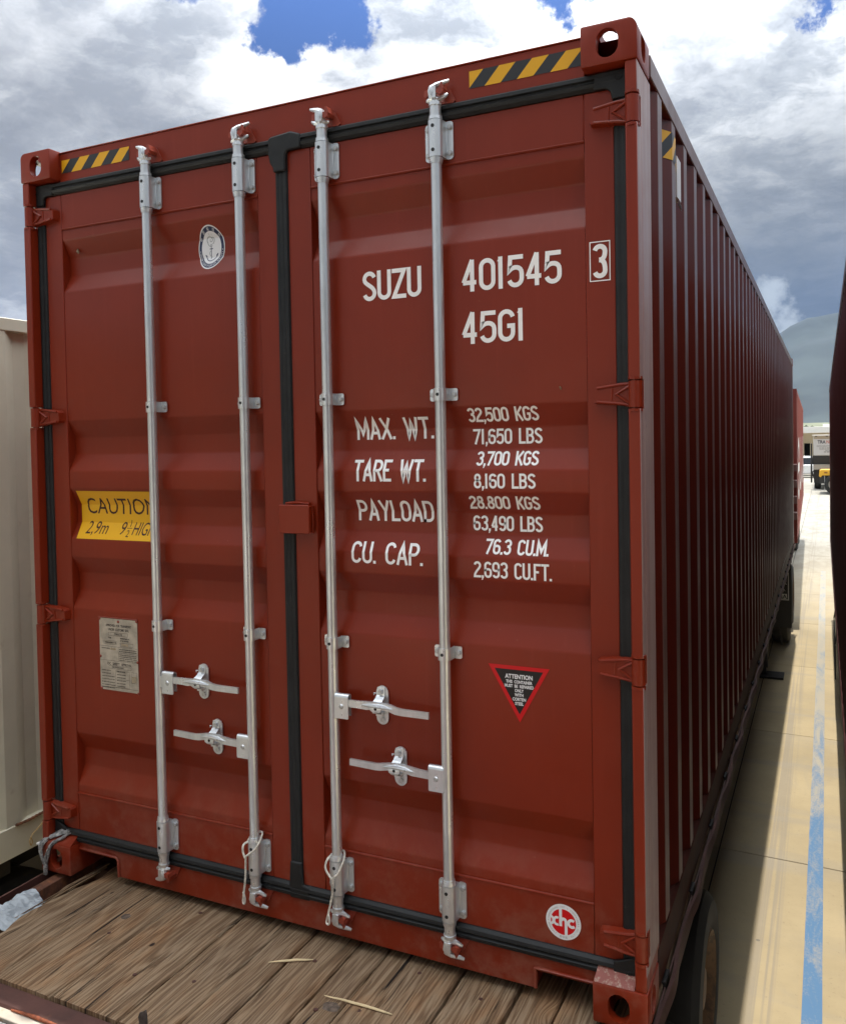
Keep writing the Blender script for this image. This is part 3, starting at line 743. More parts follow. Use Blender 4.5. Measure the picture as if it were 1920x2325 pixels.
# --- hinges
def hinge(zc, s, parent, flip):
    """cast hinge blade with a raised rim and a V rib; flip mirrors it upside down"""
    f = -1 if flip else 1
    P = lambda x, z: (mx(x, s), zc + f * z)
    g = G()
    yb, yf = .0520, .0265
    out = [(2.404, .037), (2.392, .037), (2.372, .034), (2.300, .0245), (2.293, .018), (2.2905, -.016), (2.296, -.024), (2.372, -.031), (2.390, -.037), (2.404, -.037)]
    def loft(poly_b, poly_f, y0, y1, y1b=None):
        n = len(poly_b); vs = [(p[0], y0, p[1]) for p in poly_b] + [(p[0], y1 if y1b is None else y1 + (y1b - y1) * ((W / 2 - abs(p[0] - W / 2)) > 0) * 0, p[1]) for p in poly_f]
        g.add(vs, [tuple(range(n, 2 * n))] + [(i, (i + 1) % n, n + (i + 1) % n, n + i) for i in range(n)])
    pb = [P(*p) for p in out]; pf = [P(2.404 + (x - 2.404) * .965, z * .90) for x, z in out]
    loft(pb, pf, yb, yf)
    # rim
    rim = [P(*p) for p in [(2.398, .0300), (2.372, .0290), (2.306, .0205)]]
    rim2 = [P(*p) for p in [(2.398, -.0300), (2.372, -.0255), (2.306, -.0185)]]
    for r_ in (rim, rim2): g.tube([(x, .0262, z) for x, z in r_], .0048, 8)
    g.tube([(x, .0255, z) for x, z in [P(2.400, .024), P(2.362, .001), P(2.400, -.026)]], [.0052, .0062, .0052], 8)
    g.tube([(x, .0262, z) for x, z in [P(2.350, .020), P(2.348, -.018)]], .0034, 6)
    tm = text_mesh('SL', 0, 0, .0135, bold=.0006)
    for v in tm.vertices:
        a, b = v.co.x, v.co.z; v.co = Vector((mx(2.330 - b + .004, s), .0258, zc - a * 1.0))
    # knuckle
    kx = mx(2.4175, s)
    g.cyl((kx, .0225, zc - .0375), (kx, .0225, zc + .0375), .0195, n=20)
    g.cyl((kx, .0225, zc - .0425), (kx, .0225, zc + .0425), .0120, n=14)
    g.prism([(mx(2.398, s), .024), (mx(2.420, s), .0035), (mx(2.420, s), .03), (mx(2.398, s), .052)], 'z', zc - .036, zc + .036)
    me = merge([g.mesh('h', M_RED, smooth=30), facing(tm, (0, -1, 0))], 'hinge', [M_RED, M_RED])
    return link('hinge', me, parent)
for i, z in enumerate(HZ):
    hinge(z, 1, DR, i == 3); hinge(z, -1, DL, i == 3)
for s in (1, -1):
    g = G()
    for z in HZ:
        for e in (-1, 1):
            zz_ = z + e * .0455; kx = mx(2.4175, s)
            g.cyl((kx, .021, zz_ - .004), (kx, .021, zz_ + .004), .0205, n=16)
    _each(g, 'hinge_lug', M_RED, cont, smooth=40)

# --- locking gear
RX = [.632, 1.055, 1.397, 1.811]; RY = .0200
def bracket_mesh(mirror):
    """bearing bracket at the rod ends, origin at the rod axis, z centre; 116 mm high"""
    g = G(); h = .059
    for sx_ in (1, -1):
        x0, x1 = (.024, .0475)
        pl = rrect(x0 - .004, x1, -h, h, .010)
        g.prism([(sx_ * a, b) for a, b in pl], 'y', .0265, .0315)
        for z in (-.040, .040):
            pass
        g.tube([(sx_ * .0265, .0262, -.045), (sx_ * .0265, .0235, -.01), (sx_ * .0265, .0235, .01), (sx_ * .0265, .0262, .045)], .0028, 6)
    # U shaped housing around the rod
    n = 16; vs = []
    for z in (-h + .002, h - .002):
        for i in range(n + 1):
            t = math.pi * i / n; vs.append((.0235 * math.cos(t), -.0215 * math.sin(t) ** .8 - .000, z))
        vs += [(-.0265, .029, z), (.0265, .029, z)]
    k = n + 3
    g.add(vs, [(i, (i + 1) % k, k + (i + 1) % k, k + i) for i in range(k)] + [tuple(range(k)), tuple(range(2 * k - 1, k - 1, -1))])
    g.cm = 2
    for z in (-.037, .037): g.cyl((-.001, -.0195, z), (-.001, -.0225, z), .0058, n=12)
    g.cm = 0
    return g.mesh('bearing_bracket', [M_GALV, M_BOLT, M_BLACKHOLE], smooth=35)
def guide_mesh():
    g = G(); h = .0195
    for sx_ in (1, -1):
        g.prism([(sx_ * a, b) for a, b in rrect(.020, .0475, -h, h, .006)], 'y', .0270, .0312)
    n = 14; vs = []
    for z in (-h, h):
        for rr in (1, 0):
            for i in range(n + 1):
                t = math.pi * i / n; r_ = .0215 if rr else .0178; vs.append((r_ * math.cos(t), -r_ * math.sin(t), z))
    k = n + 1
    fs = []
    for i in range(n):
        fs += [(i, i + 1, 2 * k + i + 1, 2 * k + i), (k + i, 3 * k + i, 3 * k + i + 1, k + i + 1), (i, k + i, k + i + 1, i + 1), (2 * k + i, 2 * k + i + 1, 3 * k + i + 1, 3 * k + i)]
    g.add(vs, fs)
    for sx_ in (1, -1): g.box(min(sx_ * .0180, sx_ * .0215), max(sx_ * .0180, sx_ * .0215), -.001, .0305, -h, h)
    g.cm = 2; g.cyl((-.001, -.0192, 0), (-.001, -.0224, 0), .0052, n=12); g.cm = 0
    return g.mesh('rod_guide', [M_GALV, M_BOLT, M_BLACKHOLE], smooth=35)
def cam_mesh(sx_, sz):
    """forged cam: neck, block and the two horns that hook round the keeper; sz=+1 for the top"""
    g = G(); Z = lambda z: sz * z
    g.cyl((0, 0, Z(-.030)), (0, 0, Z(.003)), .0178, n=18)
    g.cyl((0, 0, Z(-.0345)), (0, 0, Z(-.0290)), .0210, n=18)
    g.cyl((0, 0, Z(.002)), (0, 0, Z(.013)), .0208, .0200, n=18)
    g.cyl((0, 0, Z(.013)), (0, 0, Z(.020)), .0190, .0145, n=18)
    g.tube([(sx_ * -.002, -.002, Z(.016)), (sx_ * -.004, -.008, Z(.030)), (sx_ * -.006, -.013, Z(.045)), (sx_ * -.004, -.010, Z(.058))], [.0155, .0140, .0130, .0105], 8)
    # upper horn sweeping back over the keeper
    g.tube([(sx_ * -.008, -.014, Z(.054)), (sx_ * .010, -.010, Z(.062)), (sx_ * .032, .000, Z(.070)), (sx_ * .046, .006, Z(.076))], [.0085, .0085, .0070, .0045], 8)
    g.tube([(sx_ * -.006, -.006, Z(.055)), (sx_ * -.020, .004, Z(.050)), (sx_ * -.026, .012, Z(.044))], [.0080, .0070, .0045], 8)
    # lower horn
    g.tube([(sx_ * .004, -.006, Z(.020)), (sx_ * .020, -.003, Z(.022)), (sx_ * .034, .002, Z(.030)), (sx_ * .040, .006, Z(.034))], [.0110, .0085, .0065, .0045], 8)
    g.tube([(sx_ * -.004, -.006, Z(.022)), (sx_ * -.020, -.004, Z(.020)), (sx_ * -.028, .000, Z(.021))], [.0100, .0075, .0045], 8)
    g.box(-.0125, .0105, -.0205, -.0110, min(Z(.022), Z(.057)), max(Z(.022), Z(.057)))
    return g.mesh('cam', M_GALV, smooth=38)
def keeper_mesh(sx_, sz):
    g = G(); Z = lambda z: sz * z
    def zb(x0, x1, y0, y1, z0, z1): g.box(min(x0, x1), max(x0, x1), y0, y1, min(Z(z0), Z(z1)), max(Z(z0), Z(z1)))
    # base plate welded to the header, then two lugs with a bridging nose
    g.prism([(sx_ * a, Z(b)) for a, b in [(-.034, .030), (-.030, .062), (.026, .066), (.036, .058), (.058, .016), (.050, .010), (-.028, .014)]], 'y', .0245, .0300)
    g.prism([(sx_ * a, Z(b)) for a, b in [(.016, .036), (.020, .066), (.028, .066), (.036, .044), (.032, .032)]], 'y', -.0120, .0250)
    g.prism([(sx_ * a, Z(b)) for a, b in [(.010, .034), (.0145, .046), (.0320, .046), (.0340, .032), (.024, .026)]], 'y', -.0190, -.0050)
    g.prism([(sx_ * a, Z(b)) for a, b in [(-.036, .034), (-.034, .050), (-.024, .052), (-.020, .036), (-.028, .028)]], 'y', -.0050, .0250)
    me = g.mesh('cam_keeper', M_KEEP, smooth=30); return me
_g = G(); _g.cyl((0, .0268, 0), (0, .0195, 0), .0084, n=6); _g.cyl((0, .0195, 0), (0, .0180, 0), .0062, n=6); BOLT = _g.mesh('bolt', M_BOLT)
BR = bracket_mesh(1); GD = guide_mesh()
CAMS = {(a, b): cam_mesh(a, b) for a in (1, -1) for b in (1, -1)}; KEEPS = {(a, b): keeper_mesh(a, b) for a in (1, -1) for b in (1, -1)}
VAR = {0: (-1, -1), 1: (1, 1), 2: (-1, 1), 3: (1, 1)}     # handedness of top and bottom cams per rod
for i, x in enumerate(RX):
    D = DL if i < 2 else DR
    g = G(); g.cyl((x, RY, .168), (x, RY, 2.735), .0170, n=28)
    g.build('locking_rod', M_GALV, D, smooth=40)
    for z, sz in ((2.6610, 1), (.2450, -1)):
        link('bearing_bracket', BR, D, loc=(x, RY, z))
        for bx_ in (-.0375, .0375):
            for bz_ in (-.040, .040): link('bolt', BOLT, D, loc=(x + bx_, RY, z + bz_))
        g = G()
        for e in (-1, 1):
            g.cyl((x, RY, z + e * .0590), (x, RY, z + e * .0700), .0222, .0208, n=22)
        g.cyl((x, RY, z - sz * .0585), (x, RY, z - sz * .0755), .0205, .0195, n=22)
        _each(g, 'collar', M_GALV, D, smooth=40)
    link('cam', CAMS[(VAR[i][0] if i in (0,) else (1 if i in (1, 3) else -1), 1)], D, loc=(x, RY, 2.7610))
    link('cam', CAMS[(VAR[i][1], -1)], D, loc=(x, RY, .1440))
    link('cam_keeper', KEEPS[(1, 1)], header, loc=(x, RY, 2.7640))
    link('cam_keeper', KEEPS[(1 if i else 1, -1)], sill, loc=(x, RY, .1420))
    for z in (1.8665, 1.0460):
        link('rod_guide', GD, D, loc=(x, RY, z))
        for bx_ in (-.037, .037): link('bolt', BOLT, D, loc=(x + bx_, RY, z))

# --- handles
def handle_mesh(s):
    g = G()
    ctr = [(.020, .012), (.060, .013), (.095, .013), (.125, .0155), (.150, .0150), (.178, .0130), (.200, .006), (.222, .0040), (.319, .0040)]
    hh = [.0120, .0120, .0135, .0120, .0110, .0115, .0115, .0110, .0105]
    if s < 0: ctr = [(.020, .006), (.058, .008), (.085, .010), (.115, .0145), (.142, .0160), (.172, .0125), (.205, .0065), (.222, .0050), (.319, .0075)]
    g.bar([(s * a, -.002 - .004 * math.sin(min(1, a / .15) * math.pi), b) for a, b in ctr], hh, .0048)
    # stiffening rib
    g.tube([(s * .070, -.0085, ctr[1][1]), (s * .11, -.0125, ctr[3][1]), (s * .150, -.0120, ctr[4][1]), (s * .19, -.0085, ctr[5][1] - .002)], [.0015, .0060, .0060, .0015], 8)
    return g.mesh('handle', M_GALV, smooth=38)
def letters_emb(): pass
def hbracket_mesh():
    g = G(); n = 8
    pl = [(-.0245, -.041), (.0245, -.041), (.0265, -.037), (.0265, .030), (-.0265, .030), (-.0265, -.037)]
    g.prism(pl, 'y', -.0130, -.0085)
    g.prism([(-.026, -.034), (.026, -.034), (.026, .030), (-.026, .030)], 'y', .0065, .0105)
    # rolled top
    vs = []
    for x in (-.0265, .0265):
        for rr in (.0118, .0080):
            for i in range(n + 1):
                t = math.pi * i / n; vs.append((x, -.0012 - rr * math.cos(t), .030 + rr * math.sin(t)))
    k = n + 1; fs = []
    for i in range(n):
        fs += [(i, i + 1, 2 * k + i + 1, 2 * k + i), (k + i, 3 * k + i, 3 * k + i + 1, k + i + 1), (i, k + i, k + i + 1, i + 1), (2 * k + i, 2 * k + i + 1, 3 * k + i + 1, 3 * k + i)]
    g.add(vs, fs)
    g.cm = 1; g.cyl((0, -.0130, 0), (0, -.0165, 0), .0088, .0062, n=14); g.cyl((0, -.0165, 0), (0, -.0172, 0), .0040, n=10)
    return g.mesh('handle_bracket', [M_GALV, M_BOLT], smooth=40)
def catch_mesh():
    """back plate, swinging hasp and the small catch under the handle, origin at plate centre"""
    g = G(); g.prism(stadium(0, 0, .044, .130, 10), 'y', .0270, .0325)
    # bent hasp
    n = 6; zz_ = [(.060, .0235, .0130), (.048, .0225, .0150), (.034, .0215, .0150), (.026, .0120, .0150), (.014, -.0100, .0165), (.004, -.0170, .0215), (-.008, -.0175, .0190), (-.015, -.0140, .0110)]
    vs = []
    for z, y, hw in zz_:
        vs += [(-hw - .003, y, z), (hw - .003, y, z), (hw - .003, y + .0045, z), (-hw - .003, y + .0045, z)]
    k = len(zz_)
    g.add(vs, [(4 * i + j, 4 * i + (j + 1) % 4, 4 * (i + 1) + (j + 1) % 4, 4 * (i + 1) + j) for i in range(k - 1) for j in range(4)] + [(0, 1, 2, 3), tuple(4 * (k - 1) + j for j in range(4))])
    g.box(-.026, .008, .004, .010, -.0235, -.0195); g.box(-.012, .010, .004, .027, -.030, -.0185)
    g.tube([(-.020, .020, .040), (-.026, .019, .040), (-.026, .019, .034)], .0022, 6)
    g.cm = 1
    g.cyl((-.003, .0225, .046), (-.003, .0150, .046), .0088, n=6); g.cyl((.002, .0270, -.047), (.002, .0215, -.047), .0085, n=6)
    g.cm = 2; g.cyl((-.003, -.0168, -.001), (-.003, -.0182, -.001), .0050, n=10)
    return g.mesh('handle_catch', [M_GALV, M_BOLT, M_BLACKHOLE], smooth=40)
HB, HC = hbracket_mesh(), catch_mesh(); HM = {1: handle_mesh(1), -1: handle_mesh(-1)}
M_EMB = mat('embossed_cast', (.70, .72, .73), .30, metal=.7)
for (xb, zb, s, xp, zp, rod, D) in ((.687, .838, 1, .820, .847, 0, DL), (1.436, .838, 1, 1.568, .845, 2, DR), (1.026, .645, -1, .878, .648, 1, DL), (1.780, .645, -1, 1.632, .649, 3, DR)):
    y0 = .0135
    link('handle', HM[s], D, loc=(xb, y0, zb))
    link('handle_bracket', HB, D, loc=(xb, y0 + .001, zb))
    link('handle_catch', HC, D, loc=(xp, RY, zp))
    g = G(); rx = RX[rod]; a, b = sorted((rx + (.012 if xb > rx else -.012), xb - (.020 if xb > rx else -.020))); g.box(a, b, y0 - .004, y0 + .010, zb - .022, zb + .020); g.build('handle_lug', M_GALV, D, bevel=.002)
    # cast lettering on the grips, too worn to read: a few raised strokes
    g = G(); rr = random.Random(3 + rod)
    for row in range(2):
        xx = .232 + row * .036
        while xx < .275 + row * .036:
            wv = rr.uniform(.0018, .0034); zz_ = zb + .0045 + (.0035 if row == 0 else -.0035) + (.003 if s < 0 else 0) * (1 if row == 0 else 1)
            g.box(*sorted((xb + s * xx, xb + s * (xx + wv))), y0 - .0078, y0 - .0066, zz_ - rr.uniform(.0012, .0028), zz_ + rr.uniform(.0012, .0028)); xx += wv + rr.uniform(.0008, .0018)
    g.build('embossing', M_EMB, D)

# --- centre latch plate over the seal
g = G(); g.prism(rrect(1.192, 1.3155, 1.411, 1.5105, .007), 'y', .0170, .0225); g.box(1.196, 1.3125, .0226, .0525, 1.416, 1.506)
g.build('latch_plate', M_RED, DR, bevel=.0025)
g = G(); g.tube([(1.205, .045, 1.512), (1.25, .043, 1.516), (1.30, .045, 1.512)], .006, 6); g.tube([(1.314, .04, 1.50), (1.3175, .04, 1.45), (1.314, .04, 1.413)], .0040, 6); _each(g, 'weld_seam', M_RED, DR, smooth=60)

# --- painted lettering
T = .0135; t2 = .0098; t3 = .0062
for s, x0, x1, z0, z1, t in (
    ('SUZU', 1.521, 1.736, 2.1865, 2.2835, .0138), ('401545', 1.875, 2.198, 2.1850, 2.2835, .0138), ('45G1', 1.873, 2.083, 2.0220, 2.1210, .0138), ('3', 2.2915, 2.3355, 2.1865, 2.2860, .0138),
    ('MAX. WT.', 1.470, 1.757, 1.7290, 1.8000, .0094), ('TARE WT.', 1.470, 1.740, 1.5900, 1.6620, .0094), ('PAYLOAD', 1.470, 1.751, 1.4560, 1.5265, .0094), ('CU. CAP.', 1.457, 1.724, 1.3155, 1.3870, .0094),
    ('32,500 KGS', 1.882, 2.1155, 1.7780, 1.8225, .0071), ('71,650 LBS', 1.892, 2.1210, 1.7075, 1.7560, .0071), ('3,700 KGS', 1.909, 2.114, 1.6405, 1.6850, .0071), ('8,160 LBS', 1.905, 2.1075, 1.5695, 1.6160, .0071),
    ('28.800 KGS', 1.882, 2.115, 1.5030, 1.5455, .0071), ('63,490 LBS', 1.888, 2.118, 1.4335, 1.4815, .0071), ('76.3 CU.M.', 1.935, 2.143, 1.3630, 1.4090, .0071), ('2,693 CU.FT.', 1.900, 2.155, 1.2890, 1.3400, .0071)):
    g = letters(s, x0, x1, z0, z1, t, gap=.46 if s not in ('3',) else .4)
    me = g.mesh('lettering', M_WHITE); drape(me); facing(me, (0, -1, 0)); link('lettering', me, DR)
g = G(); stroke(g, [(2.2845, 2.1795), (2.2845, 2.2925), (2.3425, 2.2925), (2.3425, 2.1795), (2.2845, 2.1795)], .0030)
me = g.mesh('lettering_frame', M_WHITE); drape(me); facing(me, (0, -1, 0)); link('lettering_frame', me, DR)

# --- caution label
def plate(poly, m, lay=0.0): return flat(poly, lay).mesh('p', m)
x0, x1, z0, z1 = .187, .586, 1.3565, 1.5470
gg = G(); nx = 8
for i in range(nx):
    a, b = x0 + (x1 - x0) * i / nx, x0 + (x1 - x0) * (i + 1) / nx; gg.add([(a, 0, z0), (b, 0, z0), (b, 0, z1), (a, 0, z1)], [(0, 1, 2, 3)])
lab = merge([gg.mesh('a', M_YEL), text_mesh('CAUTION', .4015, 1.4560, .0905, xs=.90, lay=.0005), text_mesh('2,9m', .222, 1.3770, .0700, 'LEFT', xs=.84, shear=.22, lay=.0005), text_mesh('9', .399, 1.3770, .0700, 'LEFT', xs=.84, shear=.22, lay=.0005),
             text_mesh('1', .450, 1.4075, .0370, 'CENTER', xs=.9, shear=.1, lay=.0005), text_mesh('2', .446, 1.3690, .0370, 'CENTER', xs=.9, shear=.1, lay=.0005), plate([(.435, 1.4010), (.462, 1.4010), (.462, 1.4030), (.435, 1.4030)], M_MAROON, .0005),
             text_mesh('HIGH', .464, 1.3770, .0700, 'LEFT', xs=.66, shear=.22, lay=.0005)], 'caution_label', [M_YEL] + [M_MAROON] * 7)
drape(lab, off=.0010); facing(lab, (0, -1, 0)); link('caution_label', lab, DL)

# --- warning triangle
tri = [(1.944, 1.0195), (2.143, 1.0195), (2.0455, .8440)]
cx, cz = 2.044, .962
inn = [(cx + (x - cx) * .79, cz + (z - cz) * .79) for x, z in tri]
ms = [plate(tri, M_DECAL_R), plate(inn, M_DECAL_K, .0004)]; mm = [M_DECAL_R, M_DECAL_K]
for s, z, sz, xs, bo in (('ATTENTION', .9800, .0185, .86, .0007), ('THIS  CONTAINER', .9655, .0130, .78, .0005), ('MUST  BE  REPAIRED', .9520, .0130, .80, .0005), ('ONLY', .9385, .0130, .80, .0005), ('WITH', .9250, .0130, .84, .0005), ('CORTEN', .9115, .0130, .84, .0005), ('STEEL', .8980, .0130, .84, .0005)):
    ms.append(text_mesh(s, 2.0445, z, sz, xs=xs, bold=bo, lay=.0008)); mm.append(M_DECAL_W)
me = merge(ms, 'warning_sticker', mm); drape(me, off=.0010); facing(me, (0, -1, 0)); link('warning_sticker', me, DR)

# --- round sticker xhc
def ring_text(s, cx, cz, r, a0, a1, size, lay, rx=1.0, flipdir=False, xs=1.0):
    out = []; n = len(s)
    for i, ch in enumerate(s):
        if ch == ' ': continue
        a = a0 + (a1 - a0) * i / max(1, n - 1); me = text_mesh(ch, 0, 0, size, xs=xs)
        ang = R(a); rot = ang - math.pi / 2 if not flipdir else ang + math.pi / 2
        for v in me.vertices:
            x, z = v.co.x, v.co.z - size * .35
            X = x * math.cos(rot) - z * math.sin(rot) + r * math.cos(ang); Z = x * math.sin(rot) + z * math.cos(rot) + r * math.sin(ang)
            v.co = Vector((cx + X * rx, -lay, cz + Z))
        out.append(me)
    return out
def disc(cx, cz, rx, rz, n=40): return [(cx + rx * math.cos(2 * math.pi * i / n), cz + rz * math.sin(2 * math.pi * i / n)) for i in range(n)]
cx, cz, rr = 2.1760, .2475, .0548
ms = [plate(disc(cx, cz, rr, rr), M_DECAL_W), plate(disc(cx, cz, .0395, .0395), M_DECAL_R, .0004)]; mm = [M_DECAL_W, M_DECAL_R]
t = G()
def st(pl, wd, lay): stroke(t, [(cx + a, cz + b) for a, b in pl], wd, lay)
st([(-.0085, .0420), (-.0085, -.0140)], .0090, .0008)
st([(-.0085, .0015)] + bez([(-.0085, .0020), (-.003, .0140), (.0085, .0130), (.0085, -.0010)]) + [(.0085, -.0420)], .0090, .00095)
st(arc(.0265, 0, .0105, .0105, 50, 320, 16), .0085, .0008)
st(arc(-.0200, .0, .0090, .0110, 60, 300, 14), .0075, .0008)
st(arc(-.0395, .0, .0085, .0110, -110, 110, 14), .0075, .00095)
ms.append(t.mesh('x', M_DECAL_W)); mm.append(M_DECAL_W)
for me in ring_text("JIASHAN XINHUACHANG INT'L CONTAINERS CO.,LTD", cx, cz, .0468, 238, -58, .0072, .0006): ms.append(me); mm.append(M_DECAL_G)
for me in ring_text('·新华昌·', cx, cz, .0470, 249, 291, .0082, .0006, flipdir=True): ms.append(me); mm.append(M_DECAL_G)
me = merge(ms, 'round_sticker', mm); drape(me, off=.0010); facing(me, (0, -1, 0)); link('round_sticker', me, DR)

# --- oval class emblem across the first corrugation
cx, cz = .8740, 2.4430; ax, az = .0600, .0800
def odisc(k, lay, m): return plate(disc(cx, cz, ax * k, az * k, 48), m, lay)
ms = [odisc(1.0, 0, M_DECAL_W), odisc(.94, .0003, M_DECAL_N), odisc(.745, .0006, M_DECAL_W)]; mm = [M_DECAL_W, M_DECAL_N, M_DECAL_W]
E_ = 1.33
for me in ring_text('CHINA CLASSIFICATION SOCIETY', 0, 0, .0505, 196, 344, .0088, .0006, flipdir=True): ms.append(me); mm.append(M_DECAL_W)
for me in ring_text('中国船级社', 0, 0, .0500, 150, 40, .0100, .0006): ms.append(me); mm.append(M_DECAL_W)
for me in ms[3:]:
    for v in me.vertices: v.co.x = cx + v.co.x; v.co.z = cz + v.co.z * E_
for a in (188, -8): ms.append(plate(disc(cx + .0505 * math.cos(R(a)), cz + .0505 * E_ * math.sin(R(a)), .0016, .002, 10), M_DECAL_W, .0006)); mm.append(M_DECAL_W)
t = G()
def st(pl, wd, lay=.0009): stroke(t, [(cx + a * 1.0, cz + b) for a, b in pl], wd, lay)
st([(-.001, .006), (-.001, -.040)], .0026); st([(-.0085, -.003), (.0065, -.003)], .0030, .0010)
st(bez([(-.024, -.027), (-.018, -.044), (-.008, -.048), (-.001, -.048)]) + bez([(-.001, -.048), (.008, -.048), (.020, -.042), (.028, -.026)])[1:], .0030, .0011)
st(arc(-.001, .0095, .0030, .0045, 0, 360, 14), .0014); st([(-.027, -.024), (-.020, -.030)], .004, .0012); st([(.030, -.022), (.022, -.030)], .004, .0012)
ms.append(t.mesh('x', M_DECAL_N)); mm.append(M_DECAL_N)
t = G()
st(bez([(-.016, .020), (-.030, .040), (.002, .050), (.006, .030)]), .0034, .0009); st(bez([(.006, .030), (.004, .018), (-.010, .022), (-.004, .032)]), .0026, .0010); st(bez([(.000, .036), (.016, .046), (.018, .020), (.006, .014)]), .0030, .0011)
st(bez([(-.016, .020), (-.012, .006), (-.004, .004), (.004, .008)]), .0026, .0012); st(bez([(-.003, -.010), (-.014, -.018), (-.006, -.030), (.004, -.034)]), .0028, .0010); st([(-.004, .044), (-.006, .052)], .0014); st([(.004, .044), (.006, .050)], .0014)
ms.append(t.mesh('x', M_DECAL_G)); mm.append(M_DECAL_G)
me = merge(ms, 'class_emblem', mm); drape(me, off=.0010); facing(me, (0, -1, 0)); link('class_emblem', me, DL)

# --- approval plate with rivets
x0, x1, z0, z1 = .300, .497, .762, 1.046
g = G(); g.box(x0, x1, .0535, .0552, z0, z1); pm = g.mesh('p', M_PLATE)
ms = [pm]; mm = [M_PLATE]; K = mat('plate_print', (.035, .030, .028), .5); Pm = mat('plate_blank', (.50, .44, .36), .22, metal=.9)
def tx(s, x, z, size, al='CENTER', xs=.9, sp=1.0): 
    m_ = text_mesh(s, x, z, size, al, xs=xs, bold=.0003, space=sp)
    for v in m_.vertices: v.co.y = .0531
    ms.append(m_); mm.append(K)
def ln(pl, wd=.0009):
    t_ = G(); stroke(t_, pl, wd); m_ = t_.mesh('l', K)
    for v in m_.vertices: v.co.y = .0530
    ms.append(m_); mm.append(K)
def bxf(a, b, c, d, wd=.0009): ln([(a, c), (b, c), (b, d), (a, d), (a, c)], wd)
cxp = (x0 + x1) / 2
tx('APPROVED  FOR  TRANSPORT', cxp + .002, 1.0145, .0135, xs=.72); tx('UNDER  CUSTOMS  SEAL', cxp + .002, .9990, .0135, xs=.72)
bxf(.349, .447, .979, .992); tx('CHN/CCS', cxp, .9818, .0105)
tx('TYPE', .353, .967, .0085); bxf(.322, .388, .945, .958); tx('MANUFACTURER’S NO.', .408, .968, .0075, 'LEFT', .62); tx('OF THE CONTAINER', .408, .959, .0075, 'LEFT', .62); bxf(.408, .474, .940, .953)
ln([(x0 + .002, .936), (x1 - .002, .936)]); ln([(.397, .936), (.397, .880)]); ln([(x0 + .002, .880), (x1 - .002, .880)]); ln([(.397, .913), (x1 - .002, .913)])
rrn = random.Random(5)
def fine(xa, xb, z, h):
    t_ = G(); x = xa
    while x < xb:
        wv = rrn.uniform(.0014, .0036); stroke(t_, [(x, z), (x + wv, z)], h * rrn.uniform(.6, 1)); x += wv + rrn.uniform(.0006, .0022)
    m_ = t_.mesh('l', K)
    for v in m_.vertices: v.co.y = .0530
    ms.append(m_); mm.append(K)
for z in (.9275, .9195): fine(.402, .492, z, .0045)
for z in (.906, .899, .892, .885): fine(.401, .490, z, .0040)
fine(.310, .350, .9275, .004); fine(.328, .384, .9515, .006); fine(.411, .440, .9465, .005)
tx('CSC   SAFETY   APPROVAL', cxp + .002, .8635, .0140, xs=.78); bxf(.346, .461, .849, .860); fine(.362, .42, .8545, .005)
for i, z in enumerate((.8385, .8270, .8155, .8040, .7925, .7815, .7710)):
    fine(.308, .375 - (.02 if i < 2 else 0), z + .001, .0042); 
    if i < 6: fine(.386, .430, z, .0048)
bxf(.380, .452, .776, .842); ln([(.380, .809), (.452, .809)]); bxf(.461, .490, .800, .842)
ln([(x0 + .002, .7745), (x1 - .002, .7745)])
for a, b, c, d in ((.414, .450, .942, .951), (.356, .384, .9225, .9315), (.464, .487, .803, .826)):
    t_ = G(); t_.add([(a, .0529, c), (b, .0529, c), (b, .0529, d), (a, .0529, d)], [(0, 1, 2, 3)]); ms.append(t_.mesh('b', Pm)); mm.append(Pm)
me = merge(ms, 'approval_plate', mm)
bm = bmesh.new(); bm.from_mesh(me)
for f in bm.faces:
    if abs(f.normal.y) > .9 and f.calc_center_median().y < .0545 and f.normal.y > 0: f.normal_flip()
bm.to_mesh(me); bm.free(); link('approval_plate', me, DL)
g = G()
for x, z in ((.303, 1.043), (.494, 1.043), (.400, 1.036), (.303, .893), (.495, .884), (.305, .766), (.495, .762)):
    g.cyl((x, .0535, z), (x, .0505, z), .0058, .0040, n=10); g.cyl((x, .0505, z), (x, .0495, z), .0040, .0015, n=10)
g.tube([(.296, .0535, 1.0500), (.500, .0535, 1.0500)], .0022, 6)
_each(g, 'rivet', M_KEEP, DL, smooth=50)
# chrysalis-like bit of debris stuck in the first corrugation, and a chip on the right leaf
M_CHIP = mat('debris', (.20, .13, .07), .6, bump=(200, .6))
g = G(); g.tube([(.2225, .074, 2.5060), (.2265, .069, 2.4980), (.2320, .068, 2.4880)], [.003, .0062, .002], 7); g.tube([(.219, .0735, 2.5055), (.227, .0715, 2.508)], .002, 5); g.build('debris', M_CHIP, DL, smooth=60)
g = G(); g.tube([(2.187, .0545, 1.8770), (2.190, .0525, 1.8720), (2.192, .0540, 1.8670)], [.002, .0035, .0012], 6); g.build('debris', M_CHIP, DR, smooth=60)

